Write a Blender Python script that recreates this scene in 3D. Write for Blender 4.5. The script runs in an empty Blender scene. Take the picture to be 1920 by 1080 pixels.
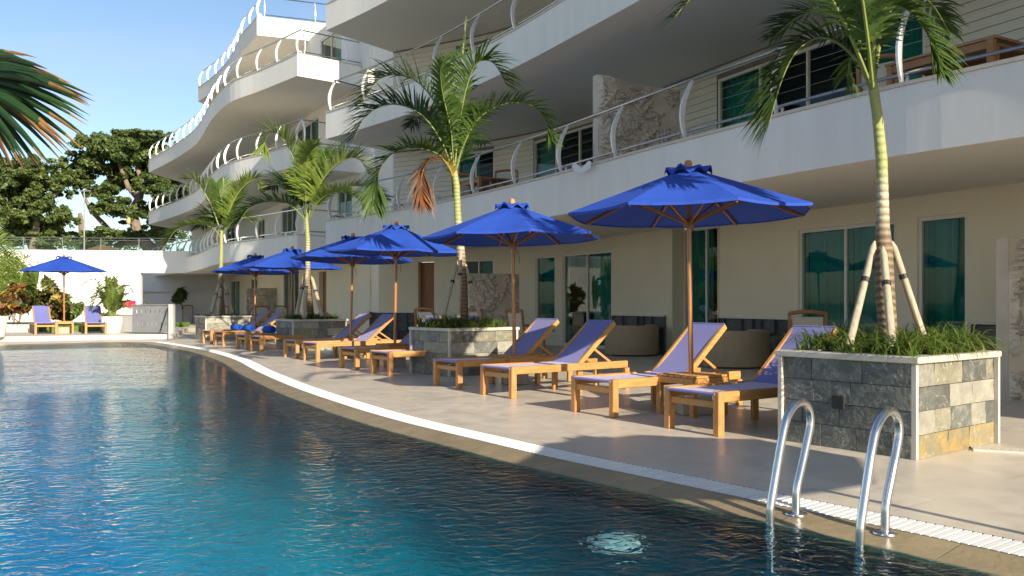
import bpy, math, random
import numpy as np
from mathutils import Vector, Matrix
from mathutils.geometry import tessellate_polygon
R = math.radians
rng = random.Random(7)
nr = np.random.RandomState(5)
scene = bpy.context.scene
COL = scene.collection

# ------------------------------------------------------------------ camera, sky, sun, exposure
CAMH, FPX, HX, HY = 1.15, 1600.0, 960.0, 568.5
cam_d = bpy.data.cameras.new('camera'); cam = bpy.data.objects.new('camera', cam_d); COL.objects.link(cam)
cam.location = (0, 0, CAMH); cam.rotation_euler = (R(90), 0, 0)
cam_d.sensor_width = 36; cam_d.lens = 36*FPX/1920; cam_d.shift_y = (HY-540)/1920
cam_d.clip_start = 0.05; cam_d.clip_end = 6000
scene.camera = cam
SUN_AZ = math.atan2(0.55, -0.835)      # direction towards the sun, clockwise from +Y
SUN_EL = R(23)
w = bpy.data.worlds.new('World'); scene.world = w; w.use_nodes = True
nt = w.node_tree; nt.nodes.clear()
sky = nt.nodes.new('ShaderNodeTexSky'); sky.sky_type = 'NISHITA'; sky.sun_disc = False
sky.sun_elevation = SUN_EL; sky.sun_rotation = SUN_AZ
sky.air_density = 1.0; sky.dust_density = 0.6; sky.ozone_density = 2.0; sky.altitude = 0
bg = nt.nodes.new('ShaderNodeBackground'); bg.inputs[1].default_value = 0.10
wo = nt.nodes.new('ShaderNodeOutputWorld')
tcw = nt.nodes.new('ShaderNodeTexCoord'); mpw = nt.nodes.new('ShaderNodeMapping'); mpw.inputs['Scale'].default_value = (1.2, 1.2, 4.5); nt.links.new(tcw.outputs['Generated'], mpw.inputs[0])
cn = nt.nodes.new('ShaderNodeTexNoise'); cn.inputs['Scale'].default_value = 2.3; cn.inputs['Detail'].default_value = 8; cn.inputs['Distortion'].default_value = 0.4; nt.links.new(mpw.outputs[0], cn.inputs[0])
cr = nt.nodes.new('ShaderNodeMapRange'); cr.inputs['From Min'].default_value = 0.46; cr.inputs['From Max'].default_value = 0.78; cr.inputs['To Max'].default_value = 0.5; nt.links.new(cn.outputs['Fac'], cr.inputs[0])
cm = nt.nodes.new('ShaderNodeMix'); cm.data_type = 'RGBA'; nt.links.new(cr.outputs[0], cm.inputs[0]); nt.links.new(sky.outputs[0], cm.inputs[6]); cm.inputs[7].default_value = (4.3, 4.4, 4.7, 1)
nt.links.new(cm.outputs[2], bg.inputs[0]); nt.links.new(bg.outputs[0], wo.inputs[0])
sd = bpy.data.lights.new('sun', 'SUN'); sun = bpy.data.objects.new('sun', sd); COL.objects.link(sun)
sd.energy = 5.0; sd.angle = R(0.5); sd.color = (1.0, 0.88, 0.70)
sv = Vector((math.sin(SUN_AZ)*math.cos(SUN_EL), math.cos(SUN_AZ)*math.cos(SUN_EL), math.sin(SUN_EL)))
sun.rotation_euler = sv.to_track_quat('Z', 'Y').to_euler()
vs = scene.view_settings
vs.view_transform = 'Standard'; vs.look = 'None'; vs.exposure = 0.8; vs.gamma = 1; vs.use_curve_mapping = False
cy = scene.cycles
cy.max_bounces = 8; cy.diffuse_bounces = 3; cy.glossy_bounces = 3; cy.transmission_bounces = 6; cy.transparent_max_bounces = 12
cy.caustics_reflective = False; cy.caustics_refractive = True; cy.sample_clamp_indirect = 4.0
try: cy.use_denoising = True
except Exception: pass

# ------------------------------------------------------------------ helpers
def P(px, py, d): return Vector(((px-HX)/FPX*d, d, CAMH+(HY-py)/FPX*d))
def tag(o, label=None, cat=None, group=None, kind=None):
    if label: o['label'] = label
    if cat: o['category'] = cat
    if group: o['group'] = group
    if kind: o['kind'] = kind
    return o
WL = {}
def empty(name, loc=(0, 0, 0), rz=0, label=None, cat=None, group=None):
    o = bpy.data.objects.new(name, None); COL.objects.link(o); o.location = loc; o.rotation_euler = (0, 0, rz)
    o.empty_display_size = 0.2
    WL[o] = Vector(loc)
    return tag(o, label, cat, group)
class MB:
    def __init__(s): s.v = []; s.f = []; s.m = []; s.mi = 0
    def add(s, vs_, fs):
        n = len(s.v); s.v += [tuple(a) for a in vs_]
        for f in fs: s.f.append(tuple(n+i for i in f)); s.m.append(s.mi)
    def box(s, c, size, ax=None):
        c = Vector(c); x, y, z = ax if ax else (Vector((1, 0, 0)), Vector((0, 1, 0)), Vector((0, 0, 1)))
        hx, hy, hz = size[0]/2, size[1]/2, size[2]/2
        p = [c+x*(i*hx)+y*(j*hy)+z*(k*hz) for i in (-1, 1) for j in (-1, 1) for k in (-1, 1)]
        s.add(p, [(0, 1, 3, 2), (4, 6, 7, 5), (0, 4, 5, 1), (2, 3, 7, 6), (0, 2, 6, 4), (1, 5, 7, 3)])
    def bar(s, a, b, wd, ht, up=(0, 0, 1)):
        a = Vector(a); b = Vector(b); x = (b-a); L = x.length; x = x/L
        y = Vector(up).cross(x)
        if y.length < 1e-4: y = Vector((0, 1, 0)).cross(x)
        y.normalize(); z = x.cross(y)
        s.box((a+b)/2, (L, wd, ht), (x, y, z))
    def tube(s, path, r, n=8, caps=True):
        path = [Vector(p) for p in path]; rs = r if isinstance(r, (list, tuple)) else [r]*len(path)
        ref = None; rings = []
        for i, p in enumerate(path):
            t = (path[min(i+1, len(path)-1)]-path[max(i-1, 0)]).normalized()
            if ref is None:
                ref = t.orthogonal().normalized()
            ref = (ref-t*ref.dot(t))
            ref = ref.normalized() if ref.length > 1e-6 else t.orthogonal().normalized()
            bn = t.cross(ref)
            rings.append([p+(ref*math.cos(2*math.pi*k/n)+bn*math.sin(2*math.pi*k/n))*rs[i] for k in range(n)])
        vv = [q for rg in rings for q in rg]; ff = []
        for i in range(len(path)-1):
            for k in range(n):
                ff.append((i*n+k, i*n+(k+1) % n, (i+1)*n+(k+1) % n, (i+1)*n+k))
        if caps:
            ff.append(tuple(range(n-1, -1, -1))); ff.append(tuple((len(path)-1)*n+k for k in range(n)))
        s.add(vv, ff)
    def lathe(s, prof, c=(0, 0, 0), n=16, a0=0, a1=2*math.pi):
        full = abs(a1-a0-2*math.pi) < 1e-6; m = n if full else n+1
        vv = []
        for r, z in prof:
            for k in range(m):
                a = a0+(a1-a0)*k/n; vv.append((c[0]+r*math.cos(a), c[1]+r*math.sin(a), c[2]+z))
        ff = []
        for i in range(len(prof)-1):
            for k in range(n):
                k2 = (k+1) % m
                ff.append((i*m+k, i*m+k2, (i+1)*m+k2, (i+1)*m+k))
        s.add(vv, ff)
    def prism(s, poly, z0, z1):
        n = len(poly); tris = tessellate_polygon([[Vector((p[0], p[1], 0)) for p in poly]])
        s.add([(p[0], p[1], z0) for p in poly]+[(p[0], p[1], z1) for p in poly],
              [tuple(reversed(t)) for t in tris]+[tuple(i+n for i in t) for t in tris]+[(i, (i+1) % n, (i+1) % n+n, i+n) for i in range(n)])
    def strip(s, A, B):
        n = len(A); s.add(list(A)+list(B), [(i, i+1, n+i+1, n+i) for i in range(n-1)])
    def mesh(s, name, mats, smooth=False):
        me = bpy.data.meshes.new(name); me.from_pydata(s.v, [], s.f)
        for m in (mats if isinstance(mats, (list, tuple)) else [mats]): me.materials.append(m)
        if any(s.m): me.polygons.foreach_set('material_index', s.m)
        import bmesh
        bm = bmesh.new(); bm.from_mesh(me); bmesh.ops.recalc_face_normals(bm, faces=bm.faces); bm.to_mesh(me); bm.free()
        if smooth:
            me.polygons.foreach_set('use_smooth', [True]*len(me.polygons)); me.set_sharp_from_angle(angle=R(40))
        me.update(); return me
    def build(s, name, mats, parent=None, smooth=False, bevel=0):
        me = s.mesh(name, mats, smooth)
        return obj(name, me, parent, bevel)
def obj(name, me, parent=None, bevel=0, world=True):
    o = bpy.data.objects.new(name, me); COL.objects.link(o)
    WL[o] = Vector((0, 0, 0))
    if parent is not None:
        o.parent = parent
        if world: o.location = -WL[parent]
        else: WL[o] = WL[parent].copy()
    if bevel:
        b = o.modifiers.new('bevel', 'BEVEL'); b.width = bevel; b.segments = 1; b.limit_method = 'ANGLE'
    return o
def build_local(mb, name, mats, parent, smooth=False, bevel=0):
    return obj(name, mb.mesh(name, mats, smooth), parent, bevel, world=False)
def raw(name, V, Fc, mats, parent=None, mi=None, smooth=False):
    me = bpy.data.meshes.new(name); me.from_pydata(np.asarray(V).tolist(), [], np.asarray(Fc).tolist())
    for m in mats: me.materials.append(m)
    if mi is not None: me.polygons.foreach_set('material_index', np.asarray(mi, dtype=np.int32))
    if smooth: me.polygons.foreach_set('use_smooth', [True]*len(me.polygons))
    me.update(); return obj(name, me, parent)
def copy_tree(o, parent=None):
    c = o.copy(); COL.objects.link(c); WL[c] = WL[o].copy()
    if parent is not None: c.parent = parent
    for ch in list(o.children): copy_tree(ch, c)
    return c
def smooth_poly(pts, step=0.5):
    pts = [Vector((p[0], p[1])) for p in pts]; out = []
    for i in range(len(pts)-1):
        p0 = pts[max(i-1, 0)]; p1 = pts[i]; p2 = pts[i+1]; p3 = pts[min(i+2, len(pts)-1)]
        L = (p2-p1).length; n = max(1, int(round(L/step)))
        for k in range(n):
            t = k/n
            # centripetal-ish tangents
            m1 = (p2-p0)/max((p2-p1).length+(p1-p0).length, 1e-6)*L; m2 = (p3-p1)/max((p3-p2).length+(p2-p1).length, 1e-6)*L
            t2, t3 = t*t, t*t*t
            out.append((2*t3-3*t2+1)*p1+(t3-2*t2+t)*m1+(-2*t3+3*t2)*p2+(t3-t2)*m2)
    out.append(pts[-1]); return out
class Line2:
    def __init__(s, pts):
        s.p = [Vector((q[0], q[1])) for q in pts]; s.s = [0.0]
        for a, b in zip(s.p, s.p[1:]): s.s.append(s.s[-1]+(b-a).length)
        s.L = s.s[-1]
    def at(s, u):
        u = min(max(u, 0), s.L)
        for i in range(len(s.p)-1):
            if u <= s.s[i+1] or i == len(s.p)-2:
                t = (u-s.s[i])/max(s.s[i+1]-s.s[i], 1e-9); return s.p[i].lerp(s.p[i+1], t)
    def tan(s, u):
        a = s.at(max(u-0.15, 0)); b = s.at(min(u+0.15, s.L)); return (b-a).normalized()
    def nor(s, u):                       # left-hand normal of the direction of travel
        t = s.tan(u); return Vector((-t.y, t.x))
    def px(s, px):
        k = (px-HX)/FPX; best = None
        for i in range(len(s.p)-1):
            a, b = s.p[i], s.p[i+1]; fa = a.x-k*a.y; fb = b.x-k*b.y
            if fa*fb <= 0 and abs(fa-fb) > 1e-9:
                best = s.s[i]+(s.s[i+1]-s.s[i])*fa/(fa-fb); break
        return best
    def samples(s, u0, u1, step=0.6):
        n = max(1, int(math.ceil((u1-u0)/step))); return [u0+(u1-u0)*k/n for k in range(n+1)]
    def off(s, u, d, z=None):
        q = s.at(u)+s.nor(u)*d
        return Vector((q.x, q.y, z)) if z is not None else q
def offset_poly(pts, d):
    out = []; n = len(pts)
    for i, p in enumerate(pts):
        a = pts[max(i-1, 0)]; b = pts[min(i+1, n-1)]; t = (b-a).normalized(); out.append(p+Vector((-t.y, t.x))*d)
    return out

# ------------------------------------------------------------------ materials
def newmat(name):
    m = bpy.data.materials.new(name); m.use_nodes = True; n = m.node_tree; n.nodes.clear()
    out = n.nodes.new('ShaderNodeOutputMaterial'); return m, n, out
def nd(n, t, **kw):
    x = n.nodes.new(t)
    for k, v in kw.items(): setattr(x, k, v)
    return x
def mat(name, c1, c2=None, rough=0.6, metal=0.0, scale=4.0, bump=0.0, bscale=60.0, stretch=None, rand=0.0, spec=0.5, detail=6, coord='Object', hue=0.0, c3=None, coat=0.0):
    m, n, out = newmat(name); L = n.links.new
    b = nd(n, 'ShaderNodeBsdfPrincipled'); L(b.outputs[0], out.inputs[0])
    b.inputs['Roughness'].default_value = rough; b.inputs['Metallic'].default_value = metal
    b.inputs['Specular IOR Level'].default_value = spec; b.inputs['Coat Weight'].default_value = coat
    tc = nd(n, 'ShaderNodeTexCoord'); src = tc.outputs[coord]
    if coord == 'World':
        pass
    if stretch:
        mp = nd(n, 'ShaderNodeMapping'); mp.inputs['Scale'].default_value = stretch; L(src, mp.inputs[0]); src = mp.outputs[0]
    col = None
    if c2 is not None:
        no = nd(n, 'ShaderNodeTexNoise'); no.inputs['Scale'].default_value = scale; no.inputs['Detail'].default_value = detail
        no.inputs['Roughness'].default_value = 0.6; L(src, no.inputs['Vector'])
        rp = nd(n, 'ShaderNodeValToRGB'); rp.color_ramp.elements[0].position = 0.33; rp.color_ramp.elements[1].position = 0.67
        rp.color_ramp.elements[0].color = (*c1, 1); rp.color_ramp.elements[1].color = (*c2, 1)
        if c3 is not None:
            e = rp.color_ramp.elements.new(0.5); e.color = (*c3, 1)
        L(no.outputs['Fac'], rp.inputs[0]); col = rp.outputs[0]
    if rand or hue:
        oi = nd(n, 'ShaderNodeObjectInfo'); hs = nd(n, 'ShaderNodeHueSaturation')
        mr = nd(n, 'ShaderNodeMapRange'); mr.inputs['To Min'].default_value = 1-rand; mr.inputs['To Max'].default_value = 1+rand
        L(oi.outputs['Random'], mr.inputs[0]); L(mr.outputs[0], hs.inputs['Value'])
        if hue:
            mr2 = nd(n, 'ShaderNodeMapRange'); mr2.inputs['To Min'].default_value = 0.5-hue; mr2.inputs['To Max'].default_value = 0.5+hue
            ml = nd(n, 'ShaderNodeMath', operation='MULTIPLY'); ml.inputs[1].default_value = 7.31; fr = nd(n, 'ShaderNodeMath', operation='FRACT')
            L(oi.outputs['Random'], ml.inputs[0]); L(ml.outputs[0], fr.inputs[0]); L(fr.outputs[0], mr2.inputs[0]); L(mr2.outputs[0], hs.inputs['Hue'])
        if col is not None: L(col, hs.inputs['Color'])
        else: hs.inputs['Color'].default_value = (*c1, 1)
        col = hs.outputs[0]
    if col is not None: L(col, b.inputs['Base Color'])
    else: b.inputs['Base Color'].default_value = (*c1, 1)
    if bump:
        n2 = nd(n, 'ShaderNodeTexNoise'); n2.inputs['Scale'].default_value = bscale; n2.inputs['Detail'].default_value = 5; L(src, n2.inputs['Vector'])
        bp = nd(n, 'ShaderNodeBump'); bp.inputs['Strength'].default_value = bump; bp.inputs['Distance'].default_value = 0.02
        L(n2.outputs['Fac'], bp.inputs['Height']); L(bp.outputs[0], b.inputs['Normal'])
    return m
def leafmat(name, c1, c2, trans=0.35, rough=0.45, scale=3.0):
    m, n, out = newmat(name); L = n.links.new
    tc = nd(n, 'ShaderNodeTexCoord'); no = nd(n, 'ShaderNodeTexNoise'); no.inputs['Scale'].default_value = scale; no.inputs['Detail'].default_value = 4
    L(tc.outputs['Object'], no.inputs['Vector'])
    rp = nd(n, 'ShaderNodeValToRGB'); rp.color_ramp.elements[0].position = 0.35; rp.color_ramp.elements[1].position = 0.65
    rp.color_ramp.elements[0].color = (*c1, 1); rp.color_ramp.elements[1].color = (*c2, 1); L(no.outputs['Fac'], rp.inputs[0])
    b = nd(n, 'ShaderNodeBsdfPrincipled'); b.inputs['Roughness'].default_value = rough; b.inputs['Specular IOR Level'].default_value = 0.4
    t = nd(n, 'ShaderNodeBsdfTranslucent'); mx = nd(n, 'ShaderNodeMixShader'); mx.inputs[0].default_value = trans
    L(rp.outputs[0], b.inputs['Base Color']); L(rp.outputs[0], t.inputs['Color']); L(b.outputs[0], mx.inputs[1]); L(t.outputs[0], mx.inputs[2]); L(mx.outputs[0], out.inputs[0])
    return m
def glassmat(name, tint, refl=1.5):
    m, n, out = newmat(name); L = n.links.new
    g = nd(n, 'ShaderNodeBsdfGlossy'); g.inputs['Roughness'].default_value = 0.02; g.inputs['Color'].default_value = (0.9, 0.95, 0.95, 1)
    t = nd(n, 'ShaderNodeBsdfTransparent'); t.inputs[0].default_value = (*tint, 1)
    fr = nd(n, 'ShaderNodeFresnel'); fr.inputs[0].default_value = refl; ge = nd(n, 'ShaderNodeNewGeometry')
    sb = nd(n, 'ShaderNodeMath', operation='SUBTRACT'); sb.inputs[0].default_value = 1.0; L(ge.outputs['Backfacing'], sb.inputs[1])
    ml = nd(n, 'ShaderNodeMath', operation='MULTIPLY'); L(fr.outputs[0], ml.inputs[0]); L(sb.outputs[0], ml.inputs[1])
    mx = nd(n, 'ShaderNodeMixShader'); L(ml.outputs[0], mx.inputs[0]); L(t.outputs[0], mx.inputs[1]); L(g.outputs[0], mx.inputs[2]); L(mx.outputs[0], out.inputs[0])
    return m
M = {}
M['white'] = mat('white_render', (0.77, 0.76, 0.715), (0.71, 0.70, 0.66), 0.75, scale=1.6, bump=0.10, bscale=3.0, stretch=(1.6, 1.6, 0.22), detail=8)
M['soffit'] = mat('soffit_paint', (0.76, 0.72, 0.64), (0.72, 0.68, 0.60), 0.8, scale=0.7)
M['cream'] = mat('cream_render', (0.80, 0.725, 0.55), (0.75, 0.675, 0.505), 0.8, scale=0.9, bump=0.05, bscale=40)
M['cladding'] = mat('painted_cladding', (0.70, 0.675, 0.59), (0.65, 0.625, 0.54), 0.65, scale=1.2, rand=0.03)
M['groove'] = mat('cladding_backing', (0.2, 0.19, 0.17), None, 0.9)
M['coping'] = mat('coping_stone', (0.60, 0.53, 0.45), (0.5, 0.45, 0.38), 0.6, scale=5)
M['frame'] = mat('frame_paint', (0.72, 0.70, 0.63), None, 0.5)
M['steel'] = mat('stainless_steel', (0.72, 0.72, 0.71), (0.6, 0.6, 0.6), 0.24, metal=1.0, scale=8)
M['rail'] = mat('rail_steel', (0.42, 0.44, 0.47), (0.34, 0.36, 0.39), 0.22, metal=1.0, scale=8)
M['brushed'] = mat('brushed_steel', (0.86, 0.85, 0.83), (0.76, 0.76, 0.75), 0.42, metal=0.55, scale=12)
M['galv'] = mat('grey_metal_sheet', (0.30, 0.31, 0.32), (0.24, 0.25, 0.26), 0.45, metal=0.4, scale=3)
M['teak'] = mat('teak', (0.54, 0.27, 0.085), (0.39, 0.18, 0.052), 0.5, scale=5, bump=0.12, bscale=40, stretch=(1, 9, 9), rand=0.10, hue=0.008)
M['teak_v'] = mat('teak_upright', (0.54, 0.27, 0.085), (0.39, 0.18, 0.052), 0.5, scale=5, bump=0.12, bscale=40, stretch=(9, 9, 1), rand=0.10, hue=0.008)
M['polewood'] = mat('varnished_pole', (0.45, 0.19, 0.055), (0.33, 0.13, 0.04), 0.35, scale=5, stretch=(8, 8, 1), coat=0.3)
M['ribwood'] = mat('rib_wood', (0.34, 0.15, 0.05), (0.24, 0.10, 0.035), 0.45, scale=6)
M['doorwood'] = mat('door_wood', (0.30, 0.13, 0.05), (0.22, 0.09, 0.03), 0.5, scale=4, stretch=(6, 6, 1))
M['sling'] = mat('blue_sling', (0.15, 0.165, 0.43), (0.13, 0.145, 0.39), 0.6, scale=90, bump=0.15, bscale=500, spec=0.7)
bs = [x for x in M['sling'].node_tree.nodes if x.type == 'BSDF_PRINCIPLED'][0]
bs.inputs['Sheen Weight'].default_value = 0.6; bs.inputs['Sheen Roughness'].default_value = 0.35; bs.inputs['Sheen Tint'].default_value = (1, 0.85, 0.9, 1)
M['canopy'] = leafmat('blue_canopy_cloth', (0.018, 0.072, 0.42), (0.014, 0.06, 0.37), trans=0.05, rough=0.75, scale=2.0)
def wrinkle(m, sc, st, var):
    n = m.node_tree; L = n.links.new; tc = nd(n, 'ShaderNodeTexCoord'); no = nd(n, 'ShaderNodeTexNoise'); no.inputs['Scale'].default_value = sc; no.inputs['Detail'].default_value = 3; no.inputs['Distortion'].default_value = 0.8; L(tc.outputs['Object'], no.inputs[0])
    bp = nd(n, 'ShaderNodeBump'); bp.inputs['Strength'].default_value = st; bp.inputs['Distance'].default_value = 0.05; L(no.outputs['Fac'], bp.inputs['Height'])
    for x in n.nodes:
        if x.type in ('BSDF_PRINCIPLED', 'BSDF_TRANSLUCENT'): L(bp.outputs[0], x.inputs['Normal'])
    b = [x for x in n.nodes if x.type == 'BSDF_PRINCIPLED'][0]; src = b.inputs['Base Color'].links[0].from_socket
    oi = nd(n, 'ShaderNodeObjectInfo'); hs = nd(n, 'ShaderNodeHueSaturation'); mr = nd(n, 'ShaderNodeMapRange'); mr.inputs['To Min'].default_value = 1-var; mr.inputs['To Max'].default_value = 1+var; L(oi.outputs['Random'], mr.inputs[0]); L(mr.outputs[0], hs.inputs['Value']); L(src, hs.inputs['Color']); L(hs.outputs[0], b.inputs['Base Color'])
wrinkle(M['canopy'], 2.2, 0.5, 0.12)
M['towel'] = mat('blue_towel', (0.006, 0.09, 0.46), (0.004, 0.06, 0.36), 0.95, scale=30, bump=0.6, bscale=160)
M['deck'] = mat('deck_stone', (0.64, 0.575, 0.485), (0.55, 0.495, 0.415), 0.33, scale=0.9, bump=0.03, bscale=30, detail=10, spec=0.35)
def paving(m, size, rot, amt):
    n = m.node_tree; L = n.links.new; b = [x for x in n.nodes if x.type == 'BSDF_PRINCIPLED'][0]; src = b.inputs['Base Color'].links[0].from_socket
    tc = nd(n, 'ShaderNodeTexCoord'); mp = nd(n, 'ShaderNodeMapping'); mp.inputs['Rotation'].default_value = (0, 0, rot); L(tc.outputs['Object'], mp.inputs[0])
    br = nd(n, 'ShaderNodeTexBrick'); br.inputs['Scale'].default_value = 1.0; br.inputs['Brick Width'].default_value = size; br.inputs['Row Height'].default_value = size; br.inputs['Mortar Size'].default_value = 0.003
    br.inputs['Color1'].default_value = (1, 1, 1, 1); br.inputs['Color2'].default_value = (amt, amt, amt*0.985, 1); br.inputs['Mortar'].default_value = (0.72, 0.70, 0.67, 1); L(mp.outputs[0], br.inputs[0])
    mx = nd(n, 'ShaderNodeMix', data_type='RGBA', blend_type='MULTIPLY'); mx.inputs[0].default_value = 1; L(src, mx.inputs[6]); L(br.outputs[0], mx.inputs[7])
    no = nd(n, 'ShaderNodeTexNoise'); no.inputs['Scale'].default_value = 2.6; no.inputs['Detail'].default_value = 8; no.inputs['Distortion'].default_value = 1.5; L(tc.outputs['Object'], no.inputs[0])
    mr = nd(n, 'ShaderNodeMapRange'); mr.inputs['From Min'].default_value = 0.3; mr.inputs['From Max'].default_value = 0.7; mr.inputs['To Min'].default_value = 0.86; mr.inputs['To Max'].default_value = 1.06; L(no.outputs['Fac'], mr.inputs[0])
    m2 = nd(n, 'ShaderNodeMix', data_type='RGBA', blend_type='MULTIPLY'); m2.inputs[0].default_value = 1; L(mx.outputs[2], m2.inputs[6]); L(mr.outputs[0], m2.inputs[7]); L(m2.outputs[2], b.inputs['Base Color'])
    r2 = nd(n, 'ShaderNodeMapRange'); r2.inputs['To Min'].default_value = 0.2; r2.inputs['To Max'].default_value = 0.5; L(no.outputs['Fac'], r2.inputs[0]); L(r2.outputs[0], b.inputs['Roughness'])
paving(M['deck'], 1.0, R(53), 0.94)
M['terrace'] = mat('terrace_stone', (0.58, 0.53, 0.45), (0.5, 0.46, 0.39), 0.5, scale=0.8, bump=0.04, bscale=30)
M['wetstone'] = mat('wet_sandstone', (0.34, 0.27, 0.16), (0.26, 0.21, 0.125), 0.25, scale=4, bump=0.2, bscale=25, rand=0.05)
M['grate'] = mat('white_grate', (0.78, 0.78, 0.76), None, 0.45, rand=0.04)
M['channel'] = mat('channel_grey', (0.10, 0.10, 0.10), None, 0.8)
def slate(name, a, b, c):
    m, n, out = newmat(name); L = n.links.new
    p = nd(n, 'ShaderNodeBsdfPrincipled'); p.inputs['Roughness'].default_value = 0.5; L(p.outputs[0], out.inputs[0])
    ge = nd(n, 'ShaderNodeNewGeometry'); oi = nd(n, 'ShaderNodeObjectInfo')
    cx = nd(n, 'ShaderNodeMath', operation='MULTIPLY'); cx.inputs[1].default_value = 37.0; L(oi.outputs['Random'], cx.inputs[0])
    cb = nd(n, 'ShaderNodeCombineXYZ'); L(cx.outputs[0], cb.inputs[0]); L(cx.outputs[0], cb.inputs[2]); va = nd(n, 'ShaderNodeVectorMath', operation='ADD'); L(ge.outputs['Position'], va.inputs[0]); L(cb.outputs[0], va.inputs[1])
    no = nd(n, 'ShaderNodeTexNoise'); no.inputs['Scale'].default_value = 7; no.inputs['Detail'].default_value = 9; no.inputs['Roughness'].default_value = 0.62; no.inputs['Distortion'].default_value = 0.8; L(va.outputs[0], no.inputs['Vector'])
    rp = nd(n, 'ShaderNodeValToRGB'); e = rp.color_ramp.elements; e[0].position = 0.3; e[1].position = 0.7; e[0].color = (*a, 1); e[1].color = (*b, 1); q = e.new(0.5); q.color = (*c, 1); L(no.outputs['Fac'], rp.inputs[0])
    n2 = nd(n, 'ShaderNodeTexNoise'); n2.inputs['Scale'].default_value = 3.2; n2.inputs['Detail'].default_value = 4; n2.inputs['Distortion'].default_value = 1.8; L(va.outputs[0], n2.inputs['Vector'])
    vr = nd(n, 'ShaderNodeValToRGB'); v = vr.color_ramp.elements; v[0].position = 0.49; v[0].color = (0, 0, 0, 1); v[1].position = 0.51; v[1].color = (0, 0, 0, 1); q = v.new(0.5); q.color = (0.55, 0.55, 0.55, 1); L(n2.outputs['Fac'], vr.inputs[0])
    mx = nd(n, 'ShaderNodeMix', data_type='RGBA'); L(vr.outputs[0], mx.inputs[0]); L(rp.outputs[0], mx.inputs[6]); mx.inputs[7].default_value = (0.42, 0.41, 0.37, 1)
    hs = nd(n, 'ShaderNodeHueSaturation'); mr = nd(n, 'ShaderNodeMapRange'); mr.inputs['To Min'].default_value = 0.8; mr.inputs['To Max'].default_value = 1.2; L(oi.outputs['Random'], mr.inputs[0]); L(mr.outputs[0], hs.inputs['Value']); L(mx.outputs[2], hs.inputs['Color']); L(hs.outputs[0], p.inputs['Base Color'])
    n3 = nd(n, 'ShaderNodeTexNoise'); n3.inputs['Scale'].default_value = 26; n3.inputs['Detail'].default_value = 6; L(va.outputs[0], n3.inputs['Vector'])
    bp = nd(n, 'ShaderNodeBump'); bp.inputs['Strength'].default_value = 0.55; bp.inputs['Distance'].default_value = 0.02; L(n3.outputs['Fac'], bp.inputs['Height']); L(bp.outputs[0], p.inputs['Normal'])
    return m
M['slate'] = slate('grey_slate', (0.075, 0.08, 0.072), (0.19, 0.19, 0.165), (0.115, 0.12, 0.108))
M['slate2'] = slate('olive_slate', (0.15, 0.145, 0.10), (0.27, 0.25, 0.18), (0.2, 0.19, 0.14))
M['slate3'] = slate('ochre_slate', (0.42, 0.26, 0.06), (0.20, 0.19, 0.14), (0.27, 0.22, 0.12))
M['slate4'] = slate('pale_slate', (0.24, 0.235, 0.2), (0.36, 0.34, 0.27), (0.28, 0.27, 0.23))
M['dado'] = mat('dado_slate', (0.07, 0.075, 0.075), (0.115, 0.12, 0.115), 0.6, scale=4, bump=0.3, bscale=18, rand=0.2)
M['mortar'] = mat('mortar', (0.21, 0.205, 0.185), None, 0.9)
M['whitestone'] = mat('planter_white_stone', (0.56, 0.52, 0.455), (0.48, 0.445, 0.385), 0.6, scale=6)
M['carved'] = mat('carved_limestone', (0.64, 0.56, 0.46), (0.52, 0.45, 0.37), 0.85, scale=3, bump=0.2, bscale=40)
M['soil'] = mat('soil', (0.05, 0.035, 0.02), (0.03, 0.02, 0.012), 0.95, scale=20)
M['curtain'] = mat('teal_curtain', (0.035, 0.30, 0.28), (0.03, 0.25, 0.24), 0.85, scale=3)
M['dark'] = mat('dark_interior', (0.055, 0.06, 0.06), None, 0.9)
M['glass'] = glassmat('tinted_glass', (0.66, 0.86, 0.82), 1.36)
M['clear'] = glassmat('clear_glass', (0.86, 0.93, 0.93), 1.45)
M['trunk_palm'] = None
M['bamboo'] = mat('prop_pole_wood', (0.46, 0.39, 0.28), (0.30, 0.25, 0.18), 0.7, scale=7, stretch=(6, 6, 1), bump=0.15, rand=0.12)
M['cable'] = mat('cable_wire', (0.30, 0.30, 0.28), None, 0.6)
M['strap'] = mat('black_strap', (0.015, 0.015, 0.015), None, 0.6)
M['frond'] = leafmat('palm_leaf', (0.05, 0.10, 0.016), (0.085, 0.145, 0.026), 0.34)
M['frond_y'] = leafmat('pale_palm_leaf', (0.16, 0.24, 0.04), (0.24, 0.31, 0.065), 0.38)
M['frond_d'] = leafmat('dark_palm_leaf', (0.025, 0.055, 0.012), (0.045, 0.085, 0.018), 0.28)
M['frond_dead'] = leafmat('dead_palm_leaf', (0.20, 0.075, 0.022), (0.11, 0.05, 0.022), 0.2)
M['rachis'] = mat('palm_stalk', (0.22, 0.26, 0.06), (0.17, 0.21, 0.05), 0.5, scale=5)
M['rachis_br'] = mat('dead_stalk', (0.45, 0.24, 0.04), (0.3, 0.13, 0.03), 0.6, scale=5)
M['crownshaft'] = mat('crownshaft_green', (0.33, 0.36, 0.12), (0.42, 0.42, 0.18), 0.4, scale=3, stretch=(5, 5, 1))
M['grass'] = leafmat('planter_grass_blade', (0.075, 0.14, 0.02), (0.15, 0.22, 0.04), 0.35, scale=5)
M['grass_y'] = leafmat('dry_grass_blade', (0.30, 0.21, 0.06), (0.17, 0.15, 0.04), 0.3, scale=5)
M['lawn'] = mat('lawn_ground', (0.09, 0.15, 0.025), (0.12, 0.18, 0.03), 0.9, scale=3)
M['leafA'] = leafmat('tree_leaf', (0.075, 0.12, 0.034), (0.115, 0.165, 0.045), 0.38, scale=0.6)
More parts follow.
